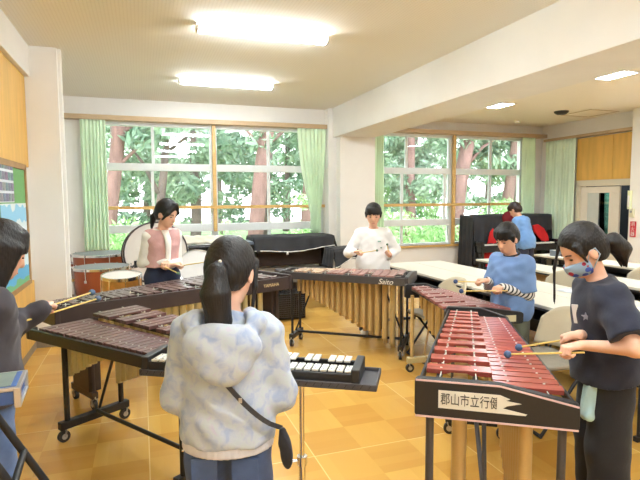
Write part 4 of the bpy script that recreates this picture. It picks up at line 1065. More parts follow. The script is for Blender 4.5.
class Fig:
    def __init__(s, label, pos, heading, H, lean=4, pitch=18, yaw=0, group=None):
        s.k = H/1.42; h = nrm((heading[0], heading[1], 0)); s.rz = math.atan2(-h[0], h[1])
        s.root = thing('person', label, 'person', (pos[0], pos[1], 0), s.rz)
        s.pos = np.array([pos[0], pos[1], 0.]); s.lean = R(lean); s.M = rotX(-s.lean) @ rotZ(R(yaw)) @ rotX(-R(pitch))
        s.nt = s.up((0, .008, 1.195)); s.hc = s.nt + s.M @ np.array([0, .012, .115])*s.k
        s.arm = {}
    def up(s, p):
        p = np.array(p, float); q = p - (0, 0, .76); q = rotX(-s.lean) @ q; return (q + (0, 0, .76))*s.k
    def loc(s, w): return rotZ(-s.rz) @ (np.array(w, float) - s.pos)
    def wld(s, l): return rotZ(s.rz) @ np.array(l, float) + s.pos
    def hd(s, p): return s.hc + s.M @ (np.array(p, float)*s.k)
    def set_arm(s, side, grip, d, n=(0, 0, -1), ang=35, hint=None, curl=(62, 140, 205)):
        """side 'R'/'L'; grip point and mallet direction in world coordinates"""
        k = s.k; g = s.loc(grip); d = nrm(rotZ(-s.rz) @ np.array(d, float)); n = nrm(rotZ(-s.rz) @ np.array(n, float)); n = nrm(n - d*(n @ d))
        sg = 1 if side == 'R' else -1
        t0 = -sg*np.cross(n, d); f = nrm(d*math.cos(R(ang)) - t0*math.sin(R(ang))); t = -sg*np.cross(n, f)
        w = g - f*.082*k - n*.020*k
        S = s.up((sg*.138, 0, 1.085)); l1, l2 = .232*k, .212*k
        v = w - S; D = np.linalg.norm(v); 
        q = max(1, D/(l1 + l2)*1.003); l1 *= q; l2 *= q
        a = (l1*l1 - l2*l2 + D*D)/(2*D); h = math.sqrt(max(l1*l1 - a*a, 0)); u = v/D
        hint = nrm(hint if hint is not None else (sg*.5, -.55, -.7)); hint = nrm(hint - u*(hint @ u))
        s.arm[side] = dict(S=S, E=S + u*a + hint*h, W=w, f=f, n=n, t=t, curl=curl, q=q)
        return q
    def hand_prims(s, F, side):
        A = s.arm[side]; k = s.k; w, f, n, t = A['W'], A['f'], A['n'], A['t']
        kn = []
        for off, l in ((.025, .070), (.008, .074), (-.009, .070), (-.025, .063)):
            p = w + (f*l + t*off)*k; kn.append(p); F.cap(w + t*off*.55*k + f*.008*k, p, .0135*k, .0105*k, k=.010)
        for p, sc in zip(kn, (.92, 1.0, .94, .76)):
            a0 = p
            for ln, an, r in zip((.033, .023, .018), A['curl'], (.0088, .0080, .0073)):
                a1 = a0 + (f*math.cos(R(an)) + n*math.sin(R(an)))*ln*sc*k; F.cap(a0, a1, r*k, r*.93*k, k=.0035); a0 = a1
        b0 = w + (f*.018 + t*.016)*k; b1 = b0 + (f*.026 + t*.022 + n*.010)*k; b2 = b1 + (f*.022 - t*.002 + n*.012)*k; b3 = b2 + (f*.016 - t*.010 + n*.004)*k
        F.cap(b0, b1, .0125*k, .0105*k, k=.010); F.cap(b1, b2, .0098*k, .009*k, k=.004); F.cap(b2, b3, .009*k, .0075*k, k=.003)
    def head_prims(s, F):
        H, M, k = s.hd, s.M, s.k
        F.ell(H((0, -.010, .012)), np.array((.074, .089, .084))*k, k=.02, M=M)
        F.ell(H((0, .020, -.045)), np.array((.061, .065, .078))*k, k=.03, M=M)
        F.ell(H((0, .052, -.103)), np.array((.027, .024, .020))*k, k=.03, M=M)
        F.cap(s.up((0, -.012, 1.08)), H((0, -.012, -.06)), .043*k, .042*k, k=.02)
        F.cap(H((0, .079, -.018)), H((0, .091, -.048)), .0075*k, .0115*k, k=.014)
        for q in (-1, 1):
            F.sub(H((q*.030, .092, -.018)), np.array((.019, .014, .011))*k, k=.014, M=M)
            F.ell(H((q*.0745, -.006, -.030)), np.array((.009, .019, .030))*k, k=.008, M=M)
        F.ell(H((0, .077, -.083)), np.array((.020, .010, .009))*k, k=.010, M=M)
    def body(s, skin, res=.0052, face=True):
        F = SDF(); k = s.k; u = s.up; s.skin = skin
        F.ell(np.array((0, 0, .80))*k, np.array((.105, .070, .10))*k, k=.03); F.ell(u((0, 0, .92)), np.array((.108, .075, .12))*k, k=.05); F.ell(u((0, 0, 1.03)), np.array((.125, .082, .12))*k, k=.05)
        F.cap(u((-.115, -.005, 1.095)), u((.115, -.005, 1.095)), .042*k, k=.04)
        for q in (-1, 1):
            F.cap(np.array((q*.068, 0, .73))*k, np.array((q*.078, .012, .40))*k, .072*k, .046*k, k=.03); F.cap(np.array((q*.078, .012, .40))*k, np.array((q*.085, -.012, .075))*k, .046*k, .031*k, k=.02)
            F.cap(np.array((q*.085, -.02, .045))*k, np.array((q*.092, .10, .028))*k, .033*k, .024*k, k=.02)
        for sd, A in s.arm.items():
            F.cap(A['S'], A['E'], .038*k, .032*k, k=.03); F.cap(A['E'], A['W'], .032*k, .0215*k, k=.02)
            s.hand_prims(F, sd)
        s.head_prims(F)
        V, Fc = F.mesh(res); o = np_obj('body', V, Fc, skin, s.root)
        if face:
            for q in (-1, 1):
                b = MB(); b.ell(s.hd((q*.030, .0735, -.0195)), np.array((.0125, .0065, .0042))*k, 8, Matrix(s.M.tolist())); b.build('eye', M_eye, o, smooth=True)
                b = MB(); b.tube([s.hd((q*.016, .0835, .001)), s.hd((q*.031, .0800, .0045)), s.hd((q*.045, .0700, .001))], .0028*k, 8); b.build('eyebrow', M_brow, o, smooth=True)
            b = MB(); b.ell(s.hd((0, .0838, -.0835)), np.array((.0165, .0045, .0045))*k, 8, Matrix(s.M.tolist())); b.build('mouth', M_lip, o, smooth=True)
        return o
    def top(s, name, m, hem=.70, g=.022, sleeve=1.0, res=.007, flare=.02, noise=.004, neck=True, sleeves=('R', 'L'), sl_r=None, only_sleeve=False, cuff=0):
        F = SDF(); k = s.k; u = s.up
        if sleeve <= .5:
            for sd in sleeves:
                A = s.arm[sd]; r1, r2, r3 = sl_r or (.044 + g*.45, .038 + g*.4, .028 + g*.3)
                e = A['S'] + (A['E'] - A['S'])*(sleeve/.5); F.cap(A['S'], e, r1*k, (r2 + .012)*k, k=.03)
                ax = nrm(A['E'] - A['S']); F.plane(e, ax, e - .10*k, e + .10*k)
        if not only_sleeve:
            F.ell(np.array((0, 0, .70))*k, np.array((.126 + g + flare, .094 + g + flare, .16))*k, k=.03); F.ell(u((0, 0, .79)), np.array((.130 + g + flare, .092 + g + flare, .14))*k, k=.05); F.ell(u((0, 0, .92)), np.array((.112 + g*1.2, .080 + g, .14))*k, k=.07); F.ell(u((0, 0, 1.03)), np.array((.126 + g, .084 + g*.8, .125))*k, k=.06)
            F.cap(u((-.118, -.006, 1.09)), u((.118, -.006, 1.09)), (.046 + g*.4)*k, k=.05)
            F.cap(u((0, -.012, 1.09)), u((0, -.006, 1.150)), (.056)*k, .050*k, k=.03)
            c = u((0, 0, hem)); d = rotX(-s.lean) @ np.array((0, 0, -1.)); F.plane(c, d)
            c = u((0, .0, 1.150)); F.plane(c, rotX(-s.lean) @ nrm((0, .25, 1.)))
        for sd in sleeves:
            A = s.arm[sd]; E_, W_ = A['E'], A['W']
            r1, r2, r3 = sl_r or (.044 + g*.45, .038 + g*.4, .028 + g*.3)
            if sleeve > .5:
                v = (sleeve - .5)/.5; e = E_ + (W_ - E_)*v; F.cap(A['S'], E_, r1*k, r2*k, k=.035); F.cap(E_, e, r2*k, (r2 + (r3 - r2)*v)*k, k=.03)
                if cuff: F.cap(E_ + (W_ - E_)*(v - .12), e, (r3 + cuff)*k, (r3 - .002)*k, k=.012)
        ph = rng.uniform(0, 6, 6)
        nz = (lambda X, Y, Z: noise*.55*(np.sin(X*46 + ph[0] + 4*np.sin(Z*13 + ph[1]) + Y*20)*np.sin(Z*22 + Y*31 + ph[2]) + .7*np.sin(Z*75 + X*38 + ph[3] + 2*np.sin(Y*30))*np.cos(Y*44 + ph[4]))) if noise else None
        V, Fc = F.mesh(res, nz); return np_obj(name, V, Fc, m, s.root)
    def bottom(s, name, m, waist=.79, g=.006, legs=(.086, .062, .058), res=.008, noise=.003, ankle=.05):
        F = SDF(); k = s.k
        F.ell(np.array((0, -.006, .80))*k, np.array((.132 + g*.5, .098 + g*.5, .13))*k, k=.03)
        for q in (-1, 1):
            F.cap(np.array((q*.070, -.004, .73))*k, np.array((q*.080, .010, .40))*k, legs[0]*k, legs[1]*k, k=.03); F.cap(np.array((q*.080, .010, .40))*k, np.array((q*.088, -.012, .06))*k, legs[1]*k, legs[2]*k, k=.02)
        F.plane(np.array((0, 0, waist))*k, (0, 0, 1)); F.plane(np.array((0, 0, ankle))*k, (0, 0, -1))
        ph = rng.uniform(0, 6, 3)
        V, Fc = F.mesh(res, lambda X, Y, Z: noise*np.sin(Z*40 + X*22 + ph[0])*np.sin(X*30 + Y*26 + ph[1] + Z*9))
        return np_obj(name, V, Fc, m, s.root)
    def shoes(s, m):
        k = s.k
        for q in (-1, 1):
            F = SDF(); F.cap(np.array((q*.087, -.035, .042))*k, np.array((q*.095, .095, .030))*k, .044*k, .038*k, k=.02); F.cap(np.array((q*.086, -.02, .05))*k, np.array((q*.086, -.015, .085))*k, .042*k, .040*k, k=.02); F.plane((0, 0, .002), (0, 0, -1))
            V, Fc = F.mesh(.008); np_obj('shoe', V, Fc, m, s.root)
    def hair(s, style, m, res=.0055):
        F = SDF(); H, M, k = s.hd, s.M, s.k
        E_ = lambda c, r, kk=.02: F.ell(H(c), np.array(r)*k, k=kk, M=M)
        C = lambda a, b, r0, r1, kk=.02: F.cap(H(a), H(b), r0*k, r1*k, k=kk)
        X = lambda c, r, kk=.012: F.sub(H(c), np.array(r)*k, k=kk, M=M)
        E_((0, -.016, .020), (.084, .098, .091))
        if style == 'short':
            E_((0, -.045, -.025), (.078, .068, .075), .03)
            X((0, .090, -.062), (.074, .075, .082), .03); X((0, .02, -.125), (.10, .13, .052))
            for i in range(11):
                a = -1.1 + 2.2*i/10; x = .074*math.sin(a); y = .012 + .074*math.cos(a)*.98
                C((x*.9, y*.72, .060), (x*.98, y - .004, .012 + .012*math.sin(i*2.3)), .010, .005, .02)
            for q in (-1, 1): C((q*.078, .02, .01), (q*.076, .024, -.032), .012, .006)
        elif style == 'tail':       # pulled back, ponytail
            E_((0, -.045, -.030), (.075, .066, .075), .03)
            X((0, .088, -.052), (.078, .076, .098)); X((0, .035, -.135), (.10, .12, .060))
            for q in (-1, 1): C((q*.072, .045, .03), (q*.078, .035, -.05), .011, .005)
        elif style == 'bob':
            E_((0, -.045, -.030), (.082, .072, .085), .03)
            for q in (-1, 1):
                for y in (-.06, -.03, .0, .03): C((q*.070, y, .0), (q*(.076 - .0*y), y + .005, -.185 + .02*abs(y)*10*.1), .024, .013, .03)
            for x in (-.05, -.02, .02, .05): C((x, -.085, .0), (x*1.1, -.080, -.19), .026, .014, .03)
            X((0, .098, -.060), (.058, .060, .085))
            for i in range(9):
                x = -.06 + .12*i/8; C((x*.7, .045, .070), (x, .0795 - 5*x*x, .008), .012, .005, .02)
        elif style == 'parted':
            E_((0, -.045, -.030), (.078, .068, .078), .03)
            X((0, .092, -.050), (.066, .074, .092)); X((0, .045, -.13), (.10, .12, .058))
            for q in (-1, 1):
                C((q*.01, .062, .085), (q*.060, .060, .012), .018, .014, .02); C((q*.060, .060, .012), (q*.076, .030, -.055), .014, .008, .02)
            X((0, .045, .122), (.004, .07, .022), .006)
        elif style == 'bun':
            E_((0, -.045, -.030), (.080, .070, .080), .03)
            X((0, .090, -.055), (.070, .075, .090)); X((0, .03, -.14), (.10, .13, .056))
            for i in range(9):
                a = -1.1 + 2.2*i/8; x = .074*math.sin(a); y = .01 + .074*math.cos(a)
                C((x*.9, y*.8, .062), (x*1.0, y + .004, .016), .013, .006, .02)
        ph = rng.uniform(0, 6, 3)
        V, Fc = F.mesh(res*.9, lambda X_, Y_, Z_: .0014*np.sin(X_*260 + 40*np.sin(Z_*9) + ph[0])*np.sin(Y_*240 + ph[1])); return np_obj('hair', V, Fc, m, s.root)
    def tail(s, m, pts, rs, parent, res=.005, strands=9, name='ponytail'):
        F = SDF(); P = [np.array(p, float) for p in pts]
        for i in range(len(P)-1): F.cap(P[i], P[i+1], rs[i], rs[i+1], k=.015)
        for j in range(strands):
            a = 2*math.pi*j/strands
            for i in range(len(P)-1):
                o0 = np.array((math.cos(a), math.sin(a), 0))*rs[i]*.72; o1 = np.array((math.cos(a + .3), math.sin(a + .3), 0))*rs[i+1]*.72
                F.cap(P[i] + o0, P[i+1] + o1 - np.array((0, 0, (.015 if i == len(P)-2 else 0)*(j % 3))), rs[i]*.42, max(.003, rs[i+1]*.36), k=.007)
        V, Fc = F.mesh(res); return np_obj(name, V, Fc, m, parent)

def dirv(a, b): return nrm(np.array(b, float) - np.array(a, float))

# --- girl on the left, dark sweatshirt
p = Fig('person in a charcoal sweatshirt and jeans at the left edge, holding two mallets', (-.635, 2.33), (.86, .5), 1.44, lean=6, pitch=18, yaw=-4)
gR, tR = (-.40, 2.66, .985), (-.165, 2.98, .955); gL, tL = (-.355, 2.70, 1.0), (-.175, 3.02, .985)
gR, tR = (-.44, 2.55, .98), (-.23, 2.90, .98); gL, tL = (-.43, 2.62, 1.005), (-.26, 2.93, 1.01)
p.set_arm('R', gR, dirv(gR, tR)); p.set_arm('L', gL, dirv(gL, tL))
p.body(M_skin); p.top('sweatshirt', fabric('charcoal_fleece', srgb(70, 66, 72), .05), hem=.70, g=.034, noise=.006, sleeve=.96, cuff=.008)
p.bottom('jeans', fabric('blue_denim', srgb(92, 116, 160), .14, 14), legs=(.10, .082, .078)); p.shoes(M_shoe); p.hair('bob', M_hair2)
mallet('yellow grey-headed mallet, the lower one of the person at the left edge', gR, tR, M_rattan, M_greyb, hr=.017)
mallet('yellow grey-headed mallet, the upper one of the person at the left edge', gL, tL, M_rattan, M_greyb, hr=.017)

# --- girl in the pink vest
p = Fig('person in a pink vest over a white top behind the long dark marimba', (.17, 4.95), (.42, -.9), 1.52, lean=3, pitch=20, yaw=22)
gR, tR = (.18, 4.73, .90), (.28, 4.48, .87); gL, tL = (.33, 4.76, .90), (.54, 4.66, .935)
p.set_arm('R', gR, dirv(gR, tR)); p.set_arm('L', gL, dirv(gL, tL))
p.body(M_skin)
p.top('white_top', fabric('white_knit', srgb(240, 234, 226), .02), hem=.86, g=.012, sleeve=.97, sl_r=(.041, .037, .030), noise=.003)
vm = mat('quilted_pink', srgb(204, 158, 154), .85, var=.04, scale=12, bump=.5, bscale=26)
vest = p.top('quilted_vest', vm, hem=.83, g=.027, sleeves=(), noise=.003)
# the white top shows down the open front of the vest
b = MB(); 
for i in range(9):
    pass
zs = [.85 + .29*i/10 for i in range(11)]
V_ = []; F_ = []
for z_ in zs:
    w_ = .018 + .012*(z_ - .85)/.29
    yy = .113 + .012*math.sin((z_-.85)/.3*3.14) if z_ < 1.06 else .125 - (z_-1.06)*.75
    for x_ in (-w_, 0, w_): V_.append(tuple(p.up((x_ + .012, yy, z_))))
for i in range(10):
    for j in range(2): a = i*3 + j; F_.append((a, a+1, a+4, a+3))
MB().add(V_, F_).build('shirt_front', fabric('white_knit_front', srgb(240, 234, 226), .02), vest, smooth=True, solid=.012)
p.bottom('navy_trousers', fabric('navy_cotton', srgb(44, 52, 78), .08), legs=(.092, .07, .064), waist=.88); p.shoes(M_shoe); h = p.hair('parted', M_hair)
p.tail(M_hair, [p.hd((.0, -.085, -.03)), p.hd((.025, -.105, -.09)), p.hd((.035, -.090, -.17))], [.026, .028, .010], h)
mallet('thin mallet in the right hand of the person in the pink vest', gR, tR, M_rattan, M_greenh, hr=.013)
mallet('thin mallet in the left hand of the person in the pink vest', gL, tL, M_rattan, M_greenh, hr=.013)

# --- boy in white
p = Fig('person in a loose white shirt facing the viewer behind the marimba with gold tubes', (2.36, 5.03), (-.36, -.93), 1.46, lean=2, pitch=13, yaw=-3)
gR, tR = (2.14, 4.84, .935), (2.27, 4.74, .965); gL, tL = (2.44, 4.82, .925), (2.40, 4.77, 1.02)
p.set_arm('R', gR, dirv(gR, tR), ang=10); p.set_arm('L', gL, dirv(gL, tL), n=(-.6, .2, -.6), ang=20)
p.body(M_skin2); p.top('white_shirt', fabric('white_cotton', srgb(242, 240, 238), .015), hem=.66, g=.03, flare=.02, noise=.004, sleeve=.98, cuff=.004)
p.bottom('dark_trousers', fabric('dark_cotton', srgb(60, 60, 66), .06)); p.shoes(M_shoe); p.hair('short', M_hair)
lg = MB(); 
for (x_, z_, w_, h_) in ((-.055, 1.02, .034, .012), (-.075, .955, .018, .012)):
    lg.box(tuple(p.up((x_, .129, z_))), (w_, .010, h_))
lg.build('chest_mark', mat('green_print', srgb(120, 160, 140), .8), p.root)
mallet('mallet held level in the right hand of the person in white', gR, tR, M_rattan, M_greenh, hr=.012, tail=.06)
mallet('mallet held upright in the left hand of the person in white', gL, tL, M_rattan, M_greenh, hr=.012, tail=.05)

# --- boy in blue with striped sleeves
p = Fig('person in a blue shirt with striped sleeves playing the red-brown xylophone', (2.60, 3.10), (-.97, -.22), 1.335, lean=4, pitch=20, yaw=2)
gR, tR = (2.335, 3.17, .875), (2.15, 3.17, .89); gL, tL = (2.38, 3.0, .835), (2.09, 3.01, .85)
p.set_arm('R', gR, dirv(gR, tR)); p.set_arm('L', gL, dirv(gL, tL))
p.body(M_skin2)
sm_ = mat('striped_jersey', srgb(236, 232, 226), .9)
nt = sm_.node_tree; tc = nt.nodes.new('ShaderNodeTexCoord')
fd = nrm(nrm(p.arm['L']['W'] - p.arm['L']['E']) + nrm(p.arm['R']['W'] - p.arm['R']['E']))
dp_ = nt.nodes.new('ShaderNodeVectorMath'); dp_.operation = 'DOT_PRODUCT'; dp_.inputs[1].default_value = tuple(fd); nt.links.new(tc.outputs['Object'], dp_.inputs[0])
ml = nt.nodes.new('ShaderNodeMath'); ml.operation = 'MULTIPLY'; ml.inputs[1].default_value = 1/.021; nt.links.new(dp_.outputs['Value'], ml.inputs[0])
fr_ = nt.nodes.new('ShaderNodeMath'); fr_.operation = 'FRACT'; nt.links.new(ml.outputs[0], fr_.inputs[0])
rp = nt.nodes.new('ShaderNodeValToRGB'); rp.color_ramp.interpolation = 'CONSTANT'; rp.color_ramp.elements[0].color = (*srgb(52, 50, 56), 1); rp.color_ramp.elements[1].position = .40; rp.color_ramp.elements[1].color = (*srgb(228, 224, 218), 1)
nt.links.new(fr_.outputs[0], rp.inputs['Fac']); nt.links.new(rp.outputs['Color'], nt.nodes['Principled BSDF'].inputs['Base Color'])
p.top('striped_sleeve', sm_, only_sleeve=True, sleeve=.97, sl_r=(.042, .042, .034), noise=.003)
p.top('blue_shirt', fabric('mid_blue_cotton', srgb(112, 142, 190), .05), hem=.64, g=.026, flare=.014, noise=.006, sleeve=.46, sl_r=(.056, .054, .05))
cr_ = MB(); pts = [p.up((.057*math.cos(a), -.008 + .052*math.sin(a), 1.149 - .012*math.sin(a))) for a in [2*math.pi*i/24 for i in range(25)]]
cr_.tube(pts, .010, 8, caps=False); cr_.build('collar', fabric('black_rib', (.02, .02, .024), .05), p.root, smooth=True)
p.bottom('olive_trousers', fabric('olive_cotton', srgb(104, 106, 88), .08), legs=(.080, .072, .07)); p.shoes(M_shoe); p.hair('short', M_hair)
mallet('mallet with navy head, the farther one of the person in striped sleeves', gR, tR, M_rattan, M_navyh, hr=.016)
mallet('mallet with navy head, the nearer one of the person in striped sleeves', gL, tL, M_rattan, M_navyh, hr=.016)

# --- girl on the right in navy, with mask
p = Fig('person in a navy shirt and flowered face mask playing the large red xylophone', (1.95, 1.70), (-.87, .49), 1.415, lean=7, pitch=24, yaw=10)
gR, tR = (1.555, 1.80, .925), (1.335, 1.86, .795); gL, tL = (1.54, 1.62, .895), (1.215, 1.71, .795)
gR, tR = (1.775, 1.76, .865), (1.655, 1.92, .797); gL, tL = (1.675, 1.67, .84), (1.535, 1.85, .797)
p.set_arm('R', gR, dirv(gR, tR)); p.set_arm('L', gL, dirv(gL, tL), hint=(-.75, -.45, -.5))
bo = p.body(M_skin)
p.top('navy_t_shirt', fabric('navy_jersey', srgb(40, 44, 62), .06), hem=.70, g=.028, flare=.02, noise=.005, sleeve=.40, sl_r=(.066, .066, .06))
p.bottom('black_trousers', fabric('black_twill', srgb(34, 34, 38), .08), legs=(.092, .088, .085), waist=.80); p.shoes(M_shoe)
h = p.hair('tail', M_hair2)
p.tail(M_hair2, [p.hd((0, -.098, -.03)), p.hd((0, -.135, -.055)), p.hd((.0, -.150, -.10)), p.hd((.0, -.140, -.150))], [.020, .040, .040, .014], h)
l0 = p.hd((.025, .084, .03)); p.tail(M_hair2, [p.hd((.02, .060, .066)), l0, l0 + np.array((.004, .012, -.08)), l0 + np.array((.0, .008, -.215))], [.005, .005, .004, .002], h, strands=3, name='side_lock')
F = SDF(); F.ell(p.hd((0, -.104, -.034)), np.array((.030, .016, .030))*p.k, k=.01, M=p.M); V, Fc = F.mesh(.004, lambda X, Y, Z: .002*np.sin(X*300)*np.sin(Z*300)); np_obj('scrunchie', V, Fc, fabric('white_scrunchie', srgb(230, 226, 222)), h)
mk = mat('flowered_mask', srgb(158, 182, 206), .8)
nt = mk.node_tree; tc = nt.nodes.new('ShaderNodeTexCoord'); b_ = nt.nodes['Principled BSDF']
vo = nt.nodes.new('ShaderNodeTexVoronoi'); vo.inputs['Scale'].default_value = 30; nt.links.new(tc.outputs['Object'], vo.inputs['Vector'])
r1 = nt.nodes.new('ShaderNodeValToRGB'); r1.color_ramp.interpolation = 'CONSTANT'; r1.color_ramp.elements[0].color = (1, 1, 1, 1); r1.color_ramp.elements[1].position = .40; r1.color_ramp.elements[1].color = (0, 0, 0, 1); nt.links.new(vo.outputs['Distance'], r1.inputs['Fac'])
r2 = nt.nodes.new('ShaderNodeValToRGB'); r2.color_ramp.interpolation = 'CONSTANT'; e = r2.color_ramp.elements; e[0].color = (*srgb(176, 54, 84), 1); e[1].position = .42; e[1].color = (*srgb(70, 96, 190), 1); q_ = e.new(.72); q_.color = (*srgb(214, 222, 232), 1)
nt.links.new(vo.outputs['Color'], r2.inputs['Fac'])
mx = nt.nodes.new('ShaderNodeMixRGB'); nt.links.new(r1.outputs[0], mx.inputs[0]); mx.inputs[1].default_value = (*srgb(150, 178, 206), 1); nt.links.new(r2.outputs[0], mx.inputs[2]); nt.links.new(mx.outputs[0], b_.inputs['Base Color'])
F = SDF(); H = p.hd
F.ell(H((0, .022, -.066)), np.array((.068, .076, .060))*p.k, k=.02, M=p.M); F.ell(H((0, .080, -.058)), np.array((.030, .026, .040))*p.k, k=.03, M=p.M)
F.plane(H((0, .0, -.034)), p.M @ nrm((0, .10, 1))); F.plane(H((0, .020, 0)), p.M @ np.array((0, -1., .0)))
V, Fc = F.mesh(.0045); mo = np_obj('face_mask', V, Fc, mk, p.root)
for q in (-1, 1):
    b = MB(); b.tube([H((q*.064, .024, -.045)), H((q*.078, .002, -.010)), H((q*.082, -.020, -.010)), H((q*.078, -.028, -.045)), H((q*.066, .022, -.090))], .0028, 8); b.build('ear_loop', fabric('mask_loop', srgb(180, 200, 220)), mo, smooth=True)
# name tag and star print on the chest
a_ = rotZ(.35)
b = MB(); b.box((0, 0, 0), (.030, .005, .085), rot=Matrix(((rotX(-p.lean - .05)) @ rotZ(.75)).tolist())); tg = b.build('name_tag', mat('white_tag', srgb(236, 236, 236), .4), p.root, loc=tuple(p.up((-.026, .113, 1.0))))
b = MB(); sp_ = []
for i in range(10): r_ = .020 if i % 2 == 0 else .008; sp_.append((r_*math.sin(i*math.pi/5), r_*math.cos(i*math.pi/5)))
b.prism(sp_, -.003, .003, 'y', Matrix((rotX(-p.lean) @ rotZ(.85)).tolist())); b.build('star_print', mat('grey_print', srgb(150, 152, 168), .8), p.root, loc=tuple(p.up((-.090, .092, 1.0))))
hk = thing('handkerchief', 'pale blue handkerchief hanging at the waist of the person in navy', 'cloth', tuple(p.wld(p.up((-.10, .105, .64)))), p.rz)
F = SDF(); F.cap((0, 0, .07), (-.005, .012, -.07), .022, .030, k=.02).cap((.02, .005, .06), (.025, .012, -.05), .016, .02, k=.02)
V, Fc = F.mesh(.006, lambda X, Y, Z: .004*np.sin(X*160 + Z*30)); np_obj('cloth', V, Fc, fabric('pale_blue_towel', srgb(172, 204, 206)), hk)
mallet('yellow mallet with blue head, the farther one of the person in navy', gR, tR, M_rattan, M_blueh, hr=.017, tail=.08)
mallet('yellow mallet with blue head, the nearer one of the person in navy', gL, tL, M_rattan, M_blueh, hr=.017, tail=.08)

# --- girl in the hoodie, seen from behind
p = Fig('person in a pale blue-grey hoodie and jeans seen from behind in the foreground', (.252, 1.67), (.30, .95), 1.385, lean=4, pitch=16, yaw=-14)
gR, tR = p.wld((.13, .30, .83)), p.wld((.09, .42, .81)); gL, tL = p.wld((-.13, .30, .83)), p.wld((-.09, .42, .81))
p.set_arm('R', gR, dirv(gR, tR), hint=(.35, -.5, -.9)); p.set_arm('L', gL, dirv(gL, tL), hint=(-.35, -.5, -.9))
p.body(M_skin)
hm = mat('tie_dye_fleece', srgb(206, 212, 220), .9, bump=.15, bscale=30, sheen=.1)
nt = hm.node_tree; b_ = nt.nodes['Principled BSDF']; tc = nt.nodes.new('ShaderNodeTexCoord'); n1 = nt.nodes.new('ShaderNodeTexNoise'); n1.inputs['Scale'].default_value = 26; n1.inputs['Detail'].default_value = 5; n1.inputs['Distortion'].default_value = .6; nt.links.new(tc.outputs['Object'], n1.inputs['Vector'])
rp = nt.nodes.new('ShaderNodeValToRGB'); e = rp.color_ramp.elements; e[0].position = .34; e[0].color = (*srgb(160, 176, 208), 1); e[1].position = .72; e[1].color = (*srgb(191, 190, 211), 1)
for ps, c in ((.44, (178, 190, 212)), (.52, (190, 199, 212)), (.60, (188, 201, 209))): q_ = e.new(ps); q_.color = (*srgb(*c), 1)
nt.links.new(n1.outputs['Fac'], rp.inputs['Fac']); nt.links.new(rp.outputs['Color'], b_.inputs['Base Color'])
hd_ = p.top('hoodie', hm, hem=.722, g=.025, flare=.002, noise=.006, sleeve=.97, sl_r=(.052, .053, .040), cuff=.0)
F = SDF(); u = p.up
F.cap(u((-.075, .03, 1.135)), u((-.095, -.06, 1.125)), .030, .036, k=.03).cap(u((-.095, -.06, 1.125)), u((-.045, -.125, 1.06)), .036, .034, k=.03).cap(u((.075, .03, 1.135)), u((.095, -.06, 1.125)), .030, .036, k=.03).cap(u((.095, -.06, 1.125)), u((.045, -.125, 1.06)), .036, .034, k=.03)
F.cap(u((-.045, -.125, 1.06)), u((.045, -.125, 1.06)), .034, k=.03).ell(u((0, -.122, 1.06)), (.125, .050, .085), k=.02).ell(u((.006, -.135, .995)), (.075, .040, .060), k=.03).sub(u((0, -.085, 1.145)), (.072, .055, .060), k=.015)
V, Fc = F.mesh(.006, lambda X, Y, Z: .003*np.sin(X*45 + Z*30)*np.sin(Z*50)); np_obj('hood', V, Fc, hm, hd_)
# ribbed hem band
F = SDF(); F.ell(np.array((0, 0, .70))*p.k, np.array((.156, .124, .22))*p.k, k=.03); F.plane(u((0, 0, .70)), (0, 0, -1)); F.plane(u((0, 0, .752)), (0, 0, 1))
V, Fc = F.mesh(.006, lambda X, Y, Z: .0012*np.sin(np.arctan2(X, Y)*90)); np_obj('hem_band', V, Fc, fabric('grey_rib', srgb(206, 206, 214), .03), hd_)
jm = fabric('dark_blue_denim', srgb(72, 92, 134), .14, 14)
jn = p.bottom('jeans', jm, legs=(.080, .070, .066), g=-.012)
for q in (-1, 1):
    b = MB(); b.box(tuple(np.array((q*.066, -.092, .645))*p.k), (.085, .008, .09)); b.build('back_pocket', jm, jn, bev=.003)
p.shoes(M_shoe)
h = p.hair('tail', M_hair2)
hb = p.hd((0, -.104, -.020)); dn = np.array((0, 0, -1.))
p.tail(M_hair2, [hb, hb + np.array((-.006, -.028, -.015)), hb + np.array((-.008, -.042, -.08)), hb + np.array((.0, -.040, -.17)), hb + np.array((.008, -.036, -.25))], [.018, .030, .043, .038, .010], h, strands=11)
F = SDF(); F.ell(hb + np.array((0, -.004, 0)), (.024, .013, .022), k=.01); V, Fc = F.mesh(.004); np_obj('hair_tie', V, Fc, fabric('navy_tie', srgb(60, 62, 90)), h)
MB().ell(tuple(hb + np.array((.004, -.016, .018))), (.006, .006, .006), 8).build('bead', M_white, h, smooth=True)
for q in (-1, 1): p.tail(M_hair2, [p.hd((q*.074, .03, .01)), p.hd((q*.080, .034, -.06)), p.hd((q*.074, .04, -.14))], [.010, .007, .003], h, strands=3, name='side_lock')
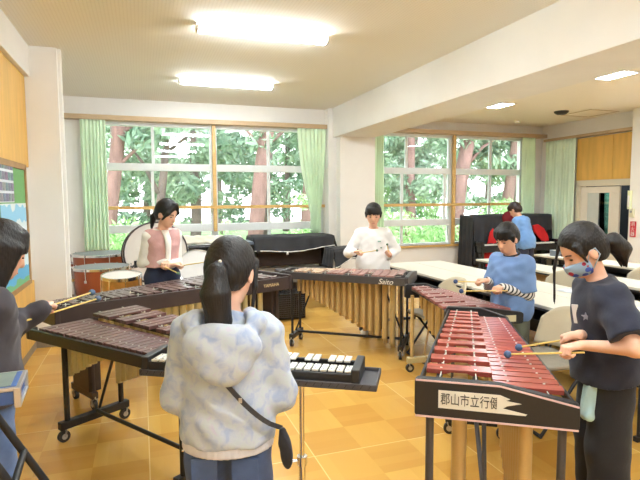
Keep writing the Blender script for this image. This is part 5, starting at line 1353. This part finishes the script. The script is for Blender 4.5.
# shoulder bag
sb = thing('shoulder_bag', 'small black shoulder bag on a thin strap worn by the person in the hoodie', 'bag', tuple(p.wld(p.up((.190, -.065, .745)))), p.rz)
def on_back(x, z):
    g_ = .036; a1, b1 = (.112 + g_*1.25)*p.k, (.084 + g_)*p.k + .014*(1 if z > .95 else .6)
    t_ = min(.98, abs(x)/(.185*p.k)); return -(b1 + .030*max(0, (.9 - z)*3))*math.sqrt(1 - t_**2.4) - .004
org = np.array(p.up((.190, -.065, .745)))
sp_ = []
for i in range(17):
    v = i/16; x = -.10 + .285*v; z = 1.10 - .335*v - .02*math.sin(v*3.14); q_ = np.array(p.up((x, on_back(x, z)/p.k - .004, z))); sp_.append(q_)
b = MB()
for a, c in zip(sp_, sp_[1:]): b.beam(a - org, c - org, .006, .015)
b.build('strap', mat('dark_strap', srgb(52, 54, 60), .6), sb)
MB().box(tuple((sp_[9] - org) + np.array((0, -.006, 0))), (.010, .006, .014)).build('strap_buckle', M_steel, sb)
F = SDF(); F.ell((0.012, -.01, -.050), (.015, .036, .052), k=.01, M=rotZ(.5) @ np.eye(3)).cap((0, .0, .02), (.005, 0, -.02), .012, .018, k=.02)
V, Fc = F.mesh(.005); np_obj('pouch', V, Fc, fabric('black_nylon', srgb(40, 40, 46), .1), sb)

# --- teacher at the covered piano
p = Fig('person in a blue shirt and dark trousers bending over the covered piano', (5.88, 6.72), (-.30, .95), 1.48, lean=17, pitch=22, yaw=6)
gR, tR = p.wld((.10, .30, .82)), p.wld((.08, .42, .76)); gL, tL = p.wld((-.14, .28, .84)), p.wld((-.14, .40, .78))
p.set_arm('R', gR, dirv(gR, tR), curl=(35, 60, 85)); p.set_arm('L', gL, dirv(gL, tL), curl=(35, 60, 85))
p.body(M_skin2, res=.0065); p.top('blue_shirt', fabric('cornflower_cotton', srgb(112, 152, 204), .04), hem=.63, g=.03, flare=.01, sleeve=.62, noise=.005, res=.009)
p.bottom('navy_trousers', fabric('dark_navy_cotton', srgb(40, 44, 64), .06), legs=(.092, .07, .06), res=.010); p.shoes(mat('dark_shoe', (.03, .03, .03), .5)); p.hair('bun', M_hair3, res=.0075)
